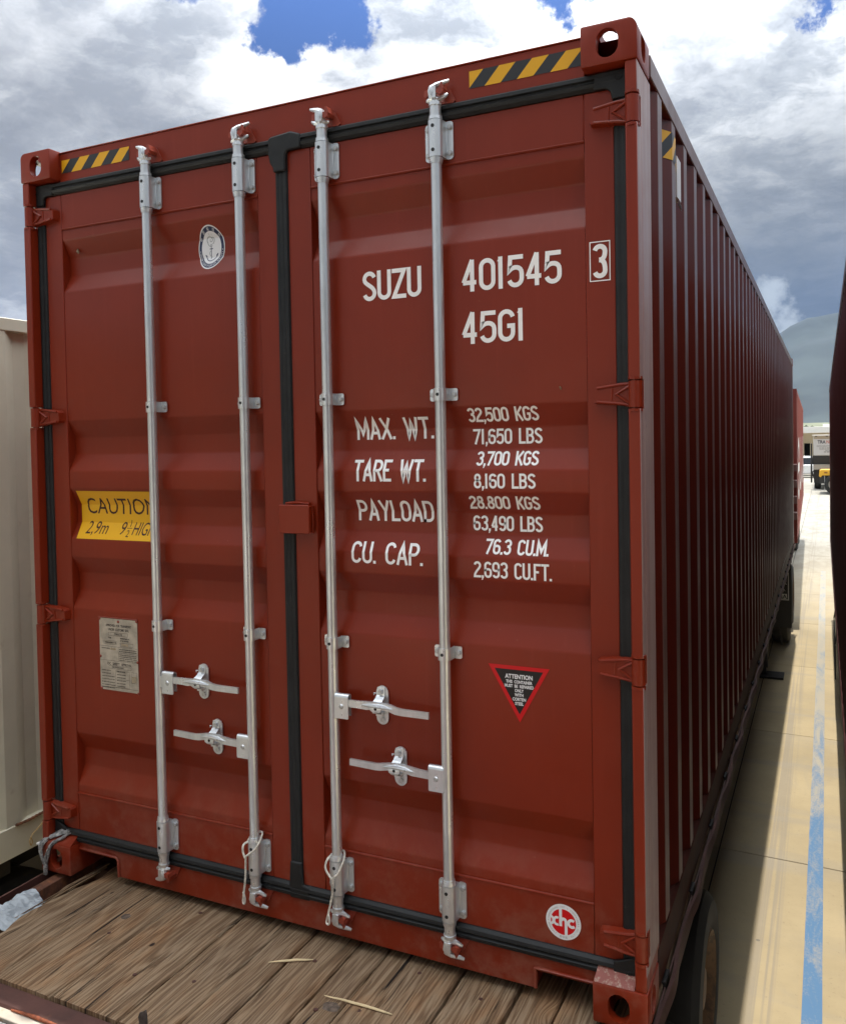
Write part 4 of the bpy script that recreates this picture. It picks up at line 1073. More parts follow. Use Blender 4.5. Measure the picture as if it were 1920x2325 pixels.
# ================================================================== GROUND
GZ = -1.40
def concrete(name, base=(.42, .335, .200)):
    m = bpy.data.materials.new(name); m.use_nodes = True; t = m.node_tree; t.nodes.clear(); q = N(t)
    b = q.new('ShaderNodeBsdfPrincipled'); q.new('ShaderNodeOutputMaterial', {0: b.outputs[0]})
    pos = q.new('ShaderNodeNewGeometry').outputs['Position']
    rnd = q.new('ShaderNodeObjectInfo').outputs['Random']
    n1 = q.noise(pos, 0.9, 8, 0.65).outputs[0]; n2 = q.noise(q.mapping(pos, (3, 1.2, 1)), 1.0, 8, 0.7, 0.6).outputs[0]; n3 = q.noise(pos, 38, 5, 0.7).outputs[0]
    sepp = q.new('ShaderNodeSeparateXYZ', {0: pos})
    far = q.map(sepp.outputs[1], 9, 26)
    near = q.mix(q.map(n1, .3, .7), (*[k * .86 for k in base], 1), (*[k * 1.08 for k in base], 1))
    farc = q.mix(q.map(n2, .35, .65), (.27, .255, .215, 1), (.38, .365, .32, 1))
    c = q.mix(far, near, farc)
    c = q.mix(q.math('MULTIPLY', q.map(n2, .50, .72), .35), c, (.30, .27, .21, 1))
    c = q.mix(q.math('MULTIPLY', q.map(n3, .60, .72), .5), c, (.20, .16, .10, 1))
    vor = q.new('ShaderNodeTexVoronoi', {'Vector': pos, 'Scale': 3.2}, feature='F1')
    spot = q.map(vor.outputs['Distance'], .050, .030)
    keep = q.map(q.noise(pos, 1.3, 2).outputs[0], .52, .56)
    c = q.mix(q.math('MULTIPLY', q.math('MULTIPLY', spot, keep), .8), c, (.05, .045, .035, 1))
    # old tyre scuffs running along the lane
    scx = q.new('ShaderNodeTexNoise', {'Vector': q.mapping(pos, (40, .25, 1)), 'Scale': 1.0, 'Detail': 3.0}).outputs[0]
    band = q.math('MULTIPLY', q.map(sepp.outputs[0], 2.45, 2.52), q.map(sepp.outputs[0], 2.66, 2.60))
    c = q.mix(q.math('MULTIPLY', q.math('MULTIPLY', band, q.map(scx, .45, .60)), .55), c, (.25, .22, .18, 1))
    tr = q.new('ShaderNodeTexNoise', {'Vector': q.mapping(pos, (.35, 3.2, 1), rot=(0, 0, .12)), 'Scale': 1.0, 'Detail': 6.0, 'Distortion': 1.0}).outputs[0]
    c = q.mix(q.math('MULTIPLY', q.map(tr, .50, .72), .40), c, (.30, .27, .22, 1))
    hsv = q.new('ShaderNodeHueSaturation', {'Value': q.map(rnd, 0, 1, .95, 1.05, False), 'Color': c}); c = hsv.outputs[0]
    q.set(b.inputs['Base Color'], c); b.inputs['Roughness'].default_value = 0.82; b.inputs['Specular IOR Level'].default_value = .3
    bn = q.new('ShaderNodeBump', {'Strength': .35, 'Distance': .004, 'Height': q.math('ADD', n3, q.math('MULTIPLY', n1, .4))}); q.set(b.inputs['Normal'], bn.outputs[0])
    return m
M_CONC = concrete('yard_concrete')
M_DIRT = mat('joint_dirt', (.045, .038, .030), .9)
M_LAND = mat('dry_land', (.16, .15, .09), .95, var=(.004, .3))
g = G(); g.add([(-9000, -9000, -1.47), (9000, -9000, -1.47), (9000, 12000, -1.47), (-9000, 12000, -1.47)], [(0, 1, 2, 3)])
ground = tag(g.build('ground', M_LAND), kind='structure')
yard = empty('yard', (0, 0, 0)); yard['kind'] = 'structure'
# concrete slabs, joints a little skew to the parking rows
SKEW = R(-2.2)
def sk(x, y): return (2.2 + (x - 2.2) * math.cos(SKEW) - (y - 4.27) * math.sin(SKEW) * 0, 4.27 + (x - 2.2) * math.sin(SKEW) * 1.0 + (y - 4.27))
PY = 2.87; PX = 3.6; J = .005
slab = G(); slab.box(0, PX - 2 * J, 0, PY - 2 * J, -.06, 0); SM = slab.mesh('concrete_slab', M_CONC)
bm = bmesh.new(); bm.from_mesh(SM)
for v in bm.verts: v.co.y += v.co.x * math.tan(SKEW)
bmesh.ops.bevel(bm, geom=[e for e in bm.edges if all(v.co.z > -.01 for v in e.verts)], offset=.004, segments=1, affect='EDGES'); bm.to_mesh(SM); bm.free()
for i in range(-3, 3):
    for j in range(-4, 24):
        x, y = 2.16 + i * PX + J, 4.27 + j * PY + J + (i * PX) * math.tan(SKEW)
        link('concrete_slab', SM, yard, loc=(x, y, GZ))
g = G(); g.add([(-400, -300, GZ - .01), (400, -300, GZ - .01), (400, 400, GZ - .01), (-400, 400, GZ - .01)], [(0, 1, 2, 3)])
apron = g.build('apron', mat('joint_concrete', (.33, .30, .24), .9, var=(.5, .1)), yard); 
# dark joint fill under the slab grid
g = G(); g.box(2.16 - 3 * PX, 2.16 + 3 * PX, -7.5, 71, GZ - .008, GZ - .0075); g.build('joint_fill', M_DIRT, yard)

m = bpy.data.materials.new('blue_marking'); m.use_nodes = True; t_ = m.node_tree; t_.nodes.clear(); q = N(t_)
b = q.new('ShaderNodeBsdfPrincipled', {'Roughness': .6}); q.new('ShaderNodeOutputMaterial', {0: b.outputs[0]})
pos = q.new('ShaderNodeNewGeometry').outputs['Position']
wear = q.noise(q.mapping(pos, (9, 1.6, 1), rot=(0, 0, .22)), 1.0, 9, .75, .8).outputs[0]
wf = q.noise(pos, 60, 5, .75).outputs[0]; sy = q.new('ShaderNodeSeparateXYZ', {0: pos}).outputs[1]
w1 = q.math('ADD', q.math('ADD', q.math('MULTIPLY', wear, .8), q.math('MULTIPLY', wf, .35)), q.map(sy, 3.2, 8, -.06, .10))
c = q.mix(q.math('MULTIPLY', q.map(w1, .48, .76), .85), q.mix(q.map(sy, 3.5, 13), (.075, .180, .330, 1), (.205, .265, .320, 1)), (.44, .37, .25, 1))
q.set(b.inputs['Base Color'], c)
g = G(); n = 40
pts = [(2.768 + .010 * i / n, 2.3 - 6 + (18.85 + 3.7) * i / n) for i in range(n + 1)]
rr = random.Random(4); vs = []
for x, y in pts: vs += [(x + rr.uniform(-.0015, .0015), y, GZ + .004), (x + .1015 + rr.uniform(-.0015, .0015), y, GZ + .004)]
g.add(vs, [(2 * i, 2 * i + 1, 2 * i + 3, 2 * i + 2) for i in range(n)])
tag(g.build('painted_line', m, yard))

# ================================================================== FLATBED TRAILER
fb = empty('flatbed_trailer', (0, 0, 0))
tag(fb, 'rusty steel flatbed trailer with weathered plank deck under the SUZU 401545 container', 'flatbed trailer')
def wood(name, dark=1.0):
    m = bpy.data.materials.new(name); m.use_nodes = True; t = m.node_tree; t.nodes.clear(); q = N(t)
    b = q.new('ShaderNodeBsdfPrincipled'); q.new('ShaderNodeOutputMaterial', {0: b.outputs[0]})
    tc = q.new('ShaderNodeTexCoord').outputs['Object']; rnd = q.new('ShaderNodeObjectInfo').outputs['Random']
    off = q.new('ShaderNodeCombineXYZ', {0: q.math('MULTIPLY', rnd, 37.0), 1: q.math('MULTIPLY', rnd, 91.0), 2: 0.0}).outputs[0]
    p = q.vmath('ADD', tc, off)
    # knots bend the grain
    vor = q.new('ShaderNodeTexVoronoi', {'Vector': q.mapping(p, (3.4, 2.1, 1)), 'Scale': 1.0, 'Randomness': 1.0}, feature='F1')
    kd = vor.outputs['Distance']; kn = q.map(kd, .26, .0)
    wob = q.noise(q.mapping(p, (2.2, 1.1, 1)), 1.0, 3, .5, .3).outputs['Color']
    wv = q.vmath('MULTIPLY', q.vmath('SUBTRACT', wob, (.5, .5, .5)), (.05, 0, 0))
    bend = q.new('ShaderNodeCombineXYZ', {0: q.math('MULTIPLY', q.math('MULTIPLY', kn, kn), .035), 1: 0.0, 2: 0.0}).outputs[0]
    pg = q.vmath('ADD', q.vmath('ADD', p, wv), bend)
    ring = q.noise(q.mapping(pg, (20, .9, 1)), 1.0, 3, .5).outputs[0]
    fine = q.noise(q.mapping(pg, (260, 6, 1)), 1.0, 5, .75).outputs[0]
    crack = q.noise(q.mapping(pg, (34, 1.15, 1), loc=(5, 3, 0)), 1.0, 5, .62).outputs[0]
    cr2 = q.noise(q.mapping(pg, (95, 3.0, 1), loc=(1, 8, 0)), 1.0, 4, .6).outputs[0]
    patch = q.noise(q.mapping(p, (4, 1.6, 1)), 1.0, 6, .65).outputs[0]
    ringm = q.map(q.math('ABSOLUTE', q.math('SUBTRACT', q.math('FRACT', q.math('MULTIPLY', ring, 11.0)), .5)), .0, .5)
    c = q.ramp(q.math('ADD', q.math('MULTIPLY', ringm, .34), q.math('MULTIPLY', fine, .72)), [(.12, (.075, .042, .022)), (.40, (.195, .120, .066)), (.62, (.300, .200, .118)), (.88, (.42, .315, .205))])
    c = q.mix(q.math('MULTIPLY', q.map(patch, .48, .68), .6), c, q.mix(1.0, c, (.86, .90, .98, 1), 'MULTIPLY'))
    c = q.mix(q.math('MULTIPLY', q.map(patch, .52, .36), .55), c, q.mix(1.0, c, (1.12, .82, .58, 1), 'MULTIPLY'))
    c = q.mix(q.map(q.math('MULTIPLY', kn, kn), .50, .85), c, (.10, .060, .036, 1))
    c = q.mix(q.map(crack, .375, .345), c, (.018, .011, .007, 1))
    c = q.mix(q.math('MULTIPLY', q.map(cr2, .365, .335), .75), c, (.03, .019, .012, 1))
    v2 = q.new('ShaderNodeTexVoronoi', {'Vector': q.mapping(p, (16, 9, 1)), 'Scale': 1.0}, feature='F1').outputs['Distance']
    hole = q.math('MULTIPLY', q.map(v2, .14, .07), q.map(q.noise(p, 3.0, 2).outputs[0], .56, .60))
    c = q.mix(hole, c, (.022, .011, .008, 1))
    if dark != 1.0: c = q.mix(1.0, c, (dark, dark, dark, 1), 'MULTIPLY')
    q.set(b.inputs['Base Color'], c); b.inputs['Roughness'].default_value = .78; b.inputs['Specular IOR Level'].default_value = .3
    h = q.math('ADD', q.math('ADD', q.math('MULTIPLY', ringm, .30), q.math('MULTIPLY', fine, .45)), q.math('MULTIPLY', q.math('ADD', q.map(crack, .365, .39), q.map(cr2, .355, .385)), .8))
    h = q.math('SUBTRACT', h, hole)
    bn = q.new('ShaderNodeBump', {'Strength': .9, 'Distance': .0035, 'Height': h}); q.set(b.inputs['Normal'], bn.outputs[0])
    return m
M_WOOD = wood('weathered_plank', .80)
M_RUST = mat('rusty_rail', (.125, .048, .026), .75, var=(14, .45), dirt=((.27, .10, .035), 30, .50, .70, .85), bump=(120, .8))
M_RUSTD = mat('dark_brown_steel', (.065, .024, .018), .6, var=(6, .3), dirt=((.15, .06, .03), 22, .60, .78, .6), bump=(60, .5))
M_CHAS = mat('black_chassis', (.014, .012, .011), .7, dirt=((.06, .035, .02), 9, .5, .75, .6))
M_TYRE = mat('tyre_rubber', (.018, .018, .018), .8, bump=(40, .5), var=(8, .2))
M_RIM = mat('rusty_rim', (.14, .075, .030), .65, dirt=((.03, .018, .01), 14, .45, .65, .7), bump=(50, .6))
DZ = -.014
seams = [.205, .425, .676, .960, 1.142, 1.262, 1.437, 1.552, 1.828, 2.026, 2.160, 2.300, 2.432]
rr = random.Random(11)
for i in range(len(seams) - 1):
    a, b = seams[i], seams[i + 1]; gap = [.003, .005, .010, .007, .006, .008, .006, .007, .010, .009, .008, .006][i]
    ys = [-.553 + rr.uniform(-.004, .006)] + [-.53 + k * .045 for k in range(30)] + [1.0 + k for k in range(12)] + [12.28]
    za = DZ + rr.uniform(-.004, .002); tilt = rr.uniform(-.002, .002)
    vs = []; prevl = prevr = 0
    for k, y in enumerate(ys):
        jl = rr.uniform(-.0016, .0016); jr = rr.uniform(-.0016, .0016)
        xa, xb = a + gap / 2 + .0006 + jl, b - gap / 2 + jr
        if i == 0: xa += .012 * math.sin(y * 9) + .010 * math.sin(y * 31) + (.05 if y > -.10 and y < .5 else 0) * .5
        c = .0050
        rot_ = min(k, 1) * 0
        vs += [(xa, y, DZ - .042), (xa, y, za - tilt - c * 1.4), (xa + c, y, za - tilt), (xb - c, y, za + tilt), (xb, y, za + tilt - c * 1.4), (xb, y, DZ - .042)]
    n = len(ys); g = G()
    fs = [(6 * k + j, 6 * k + j + 1, 6 * (k + 1) + j + 1, 6 * (k + 1) + j) for k in range(n - 1) for j in range(5)] + [tuple(range(6)), tuple(6 * (n - 1) + j for j in range(5, -1, -1))]
    g.add(vs, fs); g.build('plank', M_WOOD, fb)
# nail heads / countersunk screws
g = G()
for x, y in ((1.485, -.268), (.585, -.215), (.845, -.36), (.80, .02), (1.05, -.31), (1.35, -.06), (1.70, .02), (1.93, -.02), (1.61, -.22)):
    g.cyl((x, y, DZ - .004), (x, y, DZ + .0012), .0070, n=10)
_each(g, 'screw_head', M_RUSTD, fb)
# knots and chips that stand out
M_KNOT = mat('knot_wood', (.105, .075, .055), .8, var=(60, .5), bump=(160, 1.0))
def blob(cx, cy, rx, ry, h, seed, rings=3, n=14):
    r2 = random.Random(seed); g = G(); vs = [(cx, cy, DZ + h)]
    for k in range(1, rings + 1):
        for j in range(n):
            a = 2 * math.pi * j / n; f = k / rings * (1 + r2.uniform(-.13, .13)); vs.append((cx + rx * f * math.cos(a), cy + ry * f * math.sin(a), DZ + h * (1 - (k / rings) ** 2) - (.002 if k == rings else 0) + r2.uniform(-.0006, .0006)))
    fs = [(0, 1 + j, 1 + (j + 1) % n) for j in range(n)] + [(1 + (k - 1) * n + j, 1 + k * n + j, 1 + k * n + (j + 1) % n, 1 + (k - 1) * n + (j + 1) % n) for k in range(1, rings) for j in range(n)]
    g.add(vs, fs); return g
for cx, cy, rx, ry, s in ((1.520, -.235, .030, .022, 1), (1.735, -.262, .028, .034, 2), (.560, -.110, .022, .022, 3)): blob(cx, cy, rx, ry, .0035, s).build('knot', M_KNOT, fb, smooth=60)
# splintered strips on the torn left edge
g = G(); rr = random.Random(21)
for k in range(9):
    x = .168 + rr.uniform(0, .045); y0 = .10 + rr.uniform(-.05, .15); y1 = -.12 - rr.uniform(0, .20)
    z = DZ - .012 + rr.uniform(-.012, .006)
    g.tube([(x, y0, z), (x + rr.uniform(-.006, .006), (y0 + y1) / 2, z + rr.uniform(0, .01)), (x + rr.uniform(-.02, .012), y1, z - rr.uniform(0, .018))], [.0060, .0050, .0012], 5, flat=.6)
_each(g, 'splinter', wood('grey_splinter_wood', .8), fb)

# steel of the bed
g = G(); g.box(.052, .100, -.56, 12.28, DZ - .110, DZ - .006); g.build('side_rail', M_RUST, fb, bevel=.003)
g = G(); g.box(.012, .020, -.56, 12.28, DZ - .13, DZ + .004); g.build('rub_rail', M_RUSTD, fb)
g = G(); g.box(.0215, .051, -.56, 12.28, DZ - .125, DZ - .120)
for k in range(22): g.box(.101, 2.40, -.40 + k * .58, -.34 + k * .58, DZ - .115, DZ - .045)
_each(g, 'cross_member', M_RUSTD, fb)
g = G(); g.prism([(-.5545, DZ - .012), (-.620, DZ - .016), (-.626, DZ - .024), (-.626, DZ - .14), (-.5545, DZ - .14)], 'x', .02, 2.462); g.build('rear_rail', M_RUSTD, fb, bevel=.002)
# wavy rub rail and stake pockets on the right
g = G(); n = 260; vs = []
for i in range(n + 1):
    y = -.56 + 12.84 * i / n; ph = ((y - .33) / .597) % 1.0; wv = .006 * math.cos(2 * math.pi * ph) + .0022 * math.sin(y * 7.3) + .0012 * math.sin(y * 23)
    x = 2.452 + wv
    vs += [(x - .012, y, DZ - .004 + wv * .4), (x, y, DZ - .002 + wv * .4), (x + .002, y, DZ - .05), (x - .010, y, DZ - .054)]
g.add(vs, [(4 * i + j, 4 * i + (j + 1) % 4, 4 * i + 4 + (j + 1) % 4, 4 * i + 4 + j) for i in range(n) for j in range(4)]); g.build('rub_rail', M_RUSTD, fb, smooth=40)
for k in range(20):
    y = .285 + k * .597 - .597
    G().box(2.405, 2.4385, y, y + .075, DZ - .10, DZ + .004).build('stake_pocket', M_CHAS, fb, bevel=.003)
G().box(2.4335, 2.4385, -.56, 12.28, DZ - .11, DZ - .012).build('side_rail', M_RUSTD, fb)
# main beams, wheels, landing leg
for x in (.72, 1.62): G().box(x, x + .12, -.4, 12.2, -.55, DZ - .117).build('main_beam', M_CHAS, fb)
def wheel(parent, x0, x1, y, z, r, name='wheel', rimside=1, m=M_RIM, loc=None):
    g = G(); n = 40; prof = [(x0 + .02, r * .62), (x0, r * .70), (x0 + .004, r * .90), (x0 + .035, r * .985), (x0 + .06, r), (x1 - .06, r), (x1 - .035, r * .985), (x1 - .004, r * .90), (x1, r * .70), (x1 - .02, r * .62)]
    vs = [(px, y + pr * math.cos(2 * math.pi * j / n), z + pr * math.sin(2 * math.pi * j / n)) for px, pr in prof for j in range(n)]
    k = len(prof); g.add(vs, [(i * n + j, i * n + (j + 1) % n, (i + 1) * n + (j + 1) % n, (i + 1) * n + j) for i in range(k - 1) for j in range(n)])
    for rr_ in (.25, .5, .75):
        xx = x0 + .06 + (x1 - x0 - .12) * rr_; g.cm = 0
    o = g.build('tyre', M_TYRE, parent, smooth=35)
    g = G(); xs = x1 if rimside > 0 else x0; s = rimside
    pf = [(xs - s * .020, r * .63), (xs - s * .004, r * .60), (xs - s * .03, r * .55), (xs - s * .07, r * .50), (xs - s * .085, r * .30), (xs - s * .05, r * .24), (xs - s * .03, r * .20), (xs - s * .03, .001)]
    vs = [(px, y + pr * math.cos(2 * math.pi * j / n), z + pr * math.sin(2 * math.pi * j / n)) for px, pr in pf for j in range(n)]
    g.add(vs, [(i * n + j, i * n + (j + 1) % n, (i + 1) * n + (j + 1) % n, (i + 1) * n + j) for i in range(len(pf) - 1) for j in range(n)])
    for j in range(10):
        a = 2 * math.pi * j / 10; g.cyl((xs - s * .08, y + r * .38 * math.cos(a), z + r * .38 * math.sin(a)), (xs - s * .055, y + r * .38 * math.cos(a), z + r * .38 * math.sin(a)), .016, n=6)
    g.build('rim', m, parent, smooth=35)
for y in (1.80, .72):
    for x0, x1, s in ((2.13, 2.39, 1), (1.85, 2.11, 1), (.05, .31, -1), (.33, .59, -1)):
        wheel(fb, x0, x1, y, GZ + .44, .44, rimside=s)
    G().cyl((.4, y, GZ + .44), (2.0, y, GZ + .44), .06, n=12).build('axle', M_CHAS, fb)
G().box(.6, 1.9, .3, 2.6, -.75, -.55).build('suspension', M_CHAS, fb)
for x in (.45, 2.10):
    g = G(); g.box(x, x + .11, 9.30, 9.41, GZ + .12, -.20); g.box(x - .09, x + .30, 9.20, 9.50, GZ + .005, GZ + .03); g.box(x + .02, x + .09, 9.32, 9.39, GZ + .03, GZ + .3); g.tube([(x + .11, 9.35, -.75), (x + .26, 9.35, -.78), (x + .28, 9.35, -.98)], .012, 6)
    g.build('landing_leg', M_CHAS, fb)

# ------------------------------------------------------------------ dolly with lettered mud flap under the front of the bed
dl = empty('wheeled_dolly', (0, 0, 0)); tag(dl, 'black axle set with mud flap printed HA, under the far end of the flatbed', 'truck axle')
M_FLAP = mat('mudflap_rubber', (.012, .012, .013), .6)
M_FPRINT = mat('flap_print', (.42, .42, .42), .6)
for k in range(1):
    g = G(); g.box(1.93, 2.445, 10.80, 10.812, -1.06, -.13); g.build('mud_flap', M_FLAP, dl, bevel=.003)
    fy = 10.796
    gg = G(); stroke(gg, [(2.405, -.27), (2.405, -.655), (2.06, -.655), (2.06, -.27), (2.405, -.27)], .012); fr = gg.mesh('f', M_FPRINT)
    gg = G(); gg.add([(2.22, -.0004, -.642), (2.385, -.0004, -.642), (2.385, -.0004, -.570), (2.22, -.0004, -.570)], [(0, 1, 2, 3)]); hb = gg.mesh('h', M_FPRINT)
    tm = text_mesh('HA', 2.325, -.636, .082, bold=.002, lay=.001)
    gg = G(); stroke(gg, bez([(2.385, -.43), (2.34, -.41), (2.32, -.45), (2.30, -.49)]), .009, .0004); stroke(gg, bez([(2.32, -.45), (2.335, -.49), (2.345, -.50), (2.36, -.53)]), .009, .0006); stroke(gg, [(2.345, -.41), (2.335, -.38)], .012, .0008); fg = gg.mesh('g', M_FPRINT)
    me = merge([fr, hb, tm, fg], 'flap_lettering', [M_FPRINT, M_FPRINT, M_FLAP, M_FPRINT])
    for v in me.vertices: v.co.y += fy
    facing(me, (0, -1, 0)); link('flap_lettering', me, dl)
for y in (11.45, 12.70):
    for x0, x1, s in ((2.15, 2.41, 1), (1.87, 2.13, 1), (.05, .31, -1), (.33, .59, -1)): wheel(dl, x0, x1, y, GZ + .5, .5, rimside=s)
    G().cyl((.4, y, GZ + .5), (2.0, y, GZ + .5), .06, n=12).build('axle', M_CHAS, dl)
G().box(.7, 1.75, 10.9, 13.4, -.85, -.32).build('frame', M_CHAS, dl)

# ------------------------------------------------------------------ the platform at the rear edge: pale plate, rusty tube, ridged tread
pf = empty('steel_platform', (0, 0, 0)); tag(pf, 'pale steel platform with ridged tread at the rear end of the flatbed', 'platform')
M_PALE = mat('pale_worn_plate', (.45, .39, .32), .6, dirt=((.45, .22, .10), 16, .52, .70, .8), var=(8, .15))
G().box(-.2, 2.4, -.664, -.6285, -.30, -.034).build('plate', M_PALE, pf, bevel=.003)
g = G(); g.tube([(.60, -.631, -.030), (.70, -.628, -.0275), (.80, -.629, -.028), (1.2, -.630, -.030)], [.003, .0062, .0050, .004], 8); g.build('rusty_bead', mat('orange_rust', (.22, .055, .020), .7, var=(50, .5), bump=(140, .9)), pf, smooth=60)
M_ALU = mat('tread_aluminium', (.50, .50, .50), .35, metal=.6, var=(30, .3)); M_SLOT = mat('tread_slot', (.02, .02, .022), .6)
g = G(); g.box(-.2, 2.4, -1.3, -.6655, -.20, -.046); g.build('tread_base', M_SLOT, pf)
G().box(-.1, 2.5, -8.6, -1.302, -.25, -.06).build('blocker_bed', M_RUSTD, pf)  # unseen dark deck, added to cut ground bounce onto the doors
g = G(); rr = random.Random(9)
for k in range(49):
    y = -.674 - k * .0125; x = -.1
    while x < 1.4:
        wv = rr.uniform(.010, .022); g.box(x, x + wv, y - .0075, y, -.0475, -.0400 + rr.uniform(-.001, .001)); x += wv + rr.uniform(.0015, .004)
o = g.build('tread_ridge', M_ALU, pf); o['kind'] = 'stuff'
# bent tab standing at the deck edge
g = G(); P0_ = [(1.040, -.542, -.02), (1.075, -.548, -.02), (1.078, -.552, .030), (1.072, -.550, .048), (1.060, -.549, .038), (1.045, -.545, .030), (1.034, -.541, .012)]
vs = [(x, y, z) for x, y, z in P0_] + [(x + .001, y + .004, z) for x, y, z in P0_]; n = len(P0_)
g.add(vs, [tuple(range(n)), tuple(range(2 * n - 1, n - 1, -1))] + [(i, n + i, n + (i + 1) % n, (i + 1) % n) for i in range(n)])
tag(g.build('metal_tab', mat('bare_dark_steel', (.10, .09, .085), .45, metal=.6, var=(40, .4)), bevel=.001), 'bent dark metal tab standing up at the front edge of the plank deck', 'metal tab')

# ------------------------------------------------------------------ loose things on and around the container
def twisted(g, pts, r, turns, n=5, strands=3):
    # strands wound round a path
    P_ = [Vector(p) for p in pts]
    fine_ = []
    for a, b in zip(P_, P_[1:]):
        k = max(2, int((b - a).length / .004))
        for i in range(k): fine_.append(a.lerp(b, i / k))
    fine_.append(P_[-1]); k = len(fine_); L_ = 0; ref = None
    frames = []
    for i, p in enumerate(fine_):
        d = (fine_[min(i + 1, k - 1)] - fine_[max(i - 1, 0)]).normalized()
        if ref is None: ref = d.orthogonal().normalized()
        ref = (ref - d * ref.dot(d)).normalized(); frames.append((ref.copy(), d.cross(ref)))
    for s in range(strands):
        out = []
        for i, p in enumerate(fine_):
            if i: L_ = i * .004
            else: L_ = 0
            t = 2 * math.pi * (L_ / turns + s / strands); a, b = frames[i]; out.append(p + a * (r * .55 * math.cos(t)) + b * (r * .55 * math.sin(t)))
        g.tube(out, r * .56, n)
M_ROPE = mat('white_rope', (.66, .62, .54), .8, var=(60, .25), dirt=((.30, .24, .17), 40, .5, .7, .5))
def smoothp(p, n=6):
    out = []; p = [Vector(x) for x in p]
    for i in range(len(p) - 1):
        a, b, c, d = p[max(i - 1, 0)], p[i], p[i + 1], p[min(i + 2, len(p) - 1)]
        for k in range(n):
            t = k / n; out.append(.5 * ((2 * b) + (c - a) * t + (2 * a - 5 * b + 4 * c - d) * t * t + (3 * b - a - 3 * c + d) * t ** 3))
    out.append(p[-1]); return out
def rope(x, mirror, pts, label):
    g = G(); twisted(g, smoothp(pts), .0038, .022); o = g.build('rope_loop', M_ROPE, smooth=60); tag(o, label, 'rope', 'white rope ties hanging on the locking rods'); return o
y_ = -.0045
# second rod: loop round the top collar, then a twisted tail
rope(1.055, 1, [(1.055 - .024, .010, .300), (1.055 - .020, .035, .322), (1.055 + .015, .040, .330), (1.055 + .030, .020, .325), (1.055 + .031, -.002, .305), (1.055 + .016, -.008, .285), (1.055 - .008, -.010, .266), (1.055 - .019, -.0085, .252), (1.050 - .016, -.009, .225), (1.053 - .022, -.008, .180), (1.051 - .028, -.006, .140), (1.049 - .034, -.004, .105), (1.049 - .036, -.003, .085), (1.049 - .028, -.006, .083), (1.050 - .026, -.006, .100), (1.050 - .030, -.009, .125)], 'white rope tied round the foot of the rod left of the centre seal')
def rope_tie(paths, label):
    g = G()
    for pth in paths: twisted(g, smoothp(pth), .0038, .022)
    tag(g.build('rope_tie', M_ROPE, smooth=60), label, 'rope', 'white rope ties hanging on the locking rods')
for o in [o for o in COL.objects if o.name.startswith('rope_loop')]: bpy.data.objects.remove(o)
def rp(x): return [[(x - .024, .010, .300), (x - .020, .037, .322), (x + .015, .042, .330), (x + .030, .020, .325), (x + .031, -.004, .305), (x + .016, -.009, .285), (x - .008, -.011, .266), (x - .019, -.0095, .252), (x - .021, -.009, .225), (x - .024, -.008, .180), (x - .031, -.006, .140), (x - .038, -.004, .105), (x - .040, -.003, .085), (x - .032, -.006, .083), (x - .030, -.006, .100), (x - .034, -.009, .125)],
                   [(x - .024, .010, .300), (x - .031, -.004, .295), (x - .030, -.011, .275), (x - .021, -.0115, .252)]]
rope_tie(rp(1.055), 'white rope tied round the foot of the second locking rod, left of the centre seal')
x = 1.397
rope_tie([[(x - .020, .034, .318), (x + .012, .042, .326), (x + .029, .018, .315), (x + .030, -.005, .295), (x + .018, -.012, .270), (x + .004, -.0135, .256), (x + .000, -.0115, .235), (x - .004, -.010, .20), (x - .012, -.009, .165), (x - .020, -.008, .135), (x - .028, -.006, .110), (x - .032, -.006, .092), (x - .022, -.010, .090), (x - .016, -.012, .104), (x - .020, -.012, .125)],
          [(x - .020, .034, .318), (x - .030, .006, .305), (x - .030, -.009, .283), (x - .014, -.0135, .262), (x + .002, -.0145, .250)]], 'white rope looped over the foot of the third locking rod, right of the centre seal')

# grey rag strap on the lower left casting
M_RAG = mat('frayed_strap', (.20, .195, .19), .85, var=(60, .6), dirt=((.55, .54, .52), 45, .50, .66, .75), bump=(150, 1.2))
g = G(); rr = random.Random(31)
def strand(base, r, k, amp):
    for s in range(k):
        off = Vector((rr.uniform(-amp, amp), rr.uniform(-amp, amp) * .6, rr.uniform(-amp, amp))); pts = smoothp([Vector(b) + off * rr.uniform(.5, 1) for b in base], 5)
        g.tube([p + Vector((rr.uniform(-.001, .001), rr.uniform(-.001, .001), rr.uniform(-.0015, .0015))) for p in pts], [r * rr.uniform(.7, 1.2) for _ in pts], 6, flat=.55)
strand([(.118, .040, .152), (.095, .020, .135), (.070, .000, .118), (.055, -.010, .095), (.046, -.012, .065), (.040, -.012, .040)], .0062, 5, .008)
strand([(.118, .040, .155), (.080, .030, .150), (.030, .010, .128), (.012, -.008, .105), (.010, -.012, .080), (.022, -.013, .050), (.036, -.012, .025)], .0062, 5, .008)
strand([(.036, -.012, .045), (.038, -.014, .020), (.036, -.013, .002), (.033, -.012, -.010)], .0055, 5, .007)
strand([(.020, .000, .120), (-.004, -.006, .112), (-.014, -.008, .106)], .0050, 3, .004)
strand([(.110, .045, .160), (.075, .036, .158), (.045, .025, .140)], .0070, 4, .008)
tag(g.build('frayed_strap', M_RAG, smooth=60), 'dirty grey frayed strap tied round the lower left corner casting', 'strap')

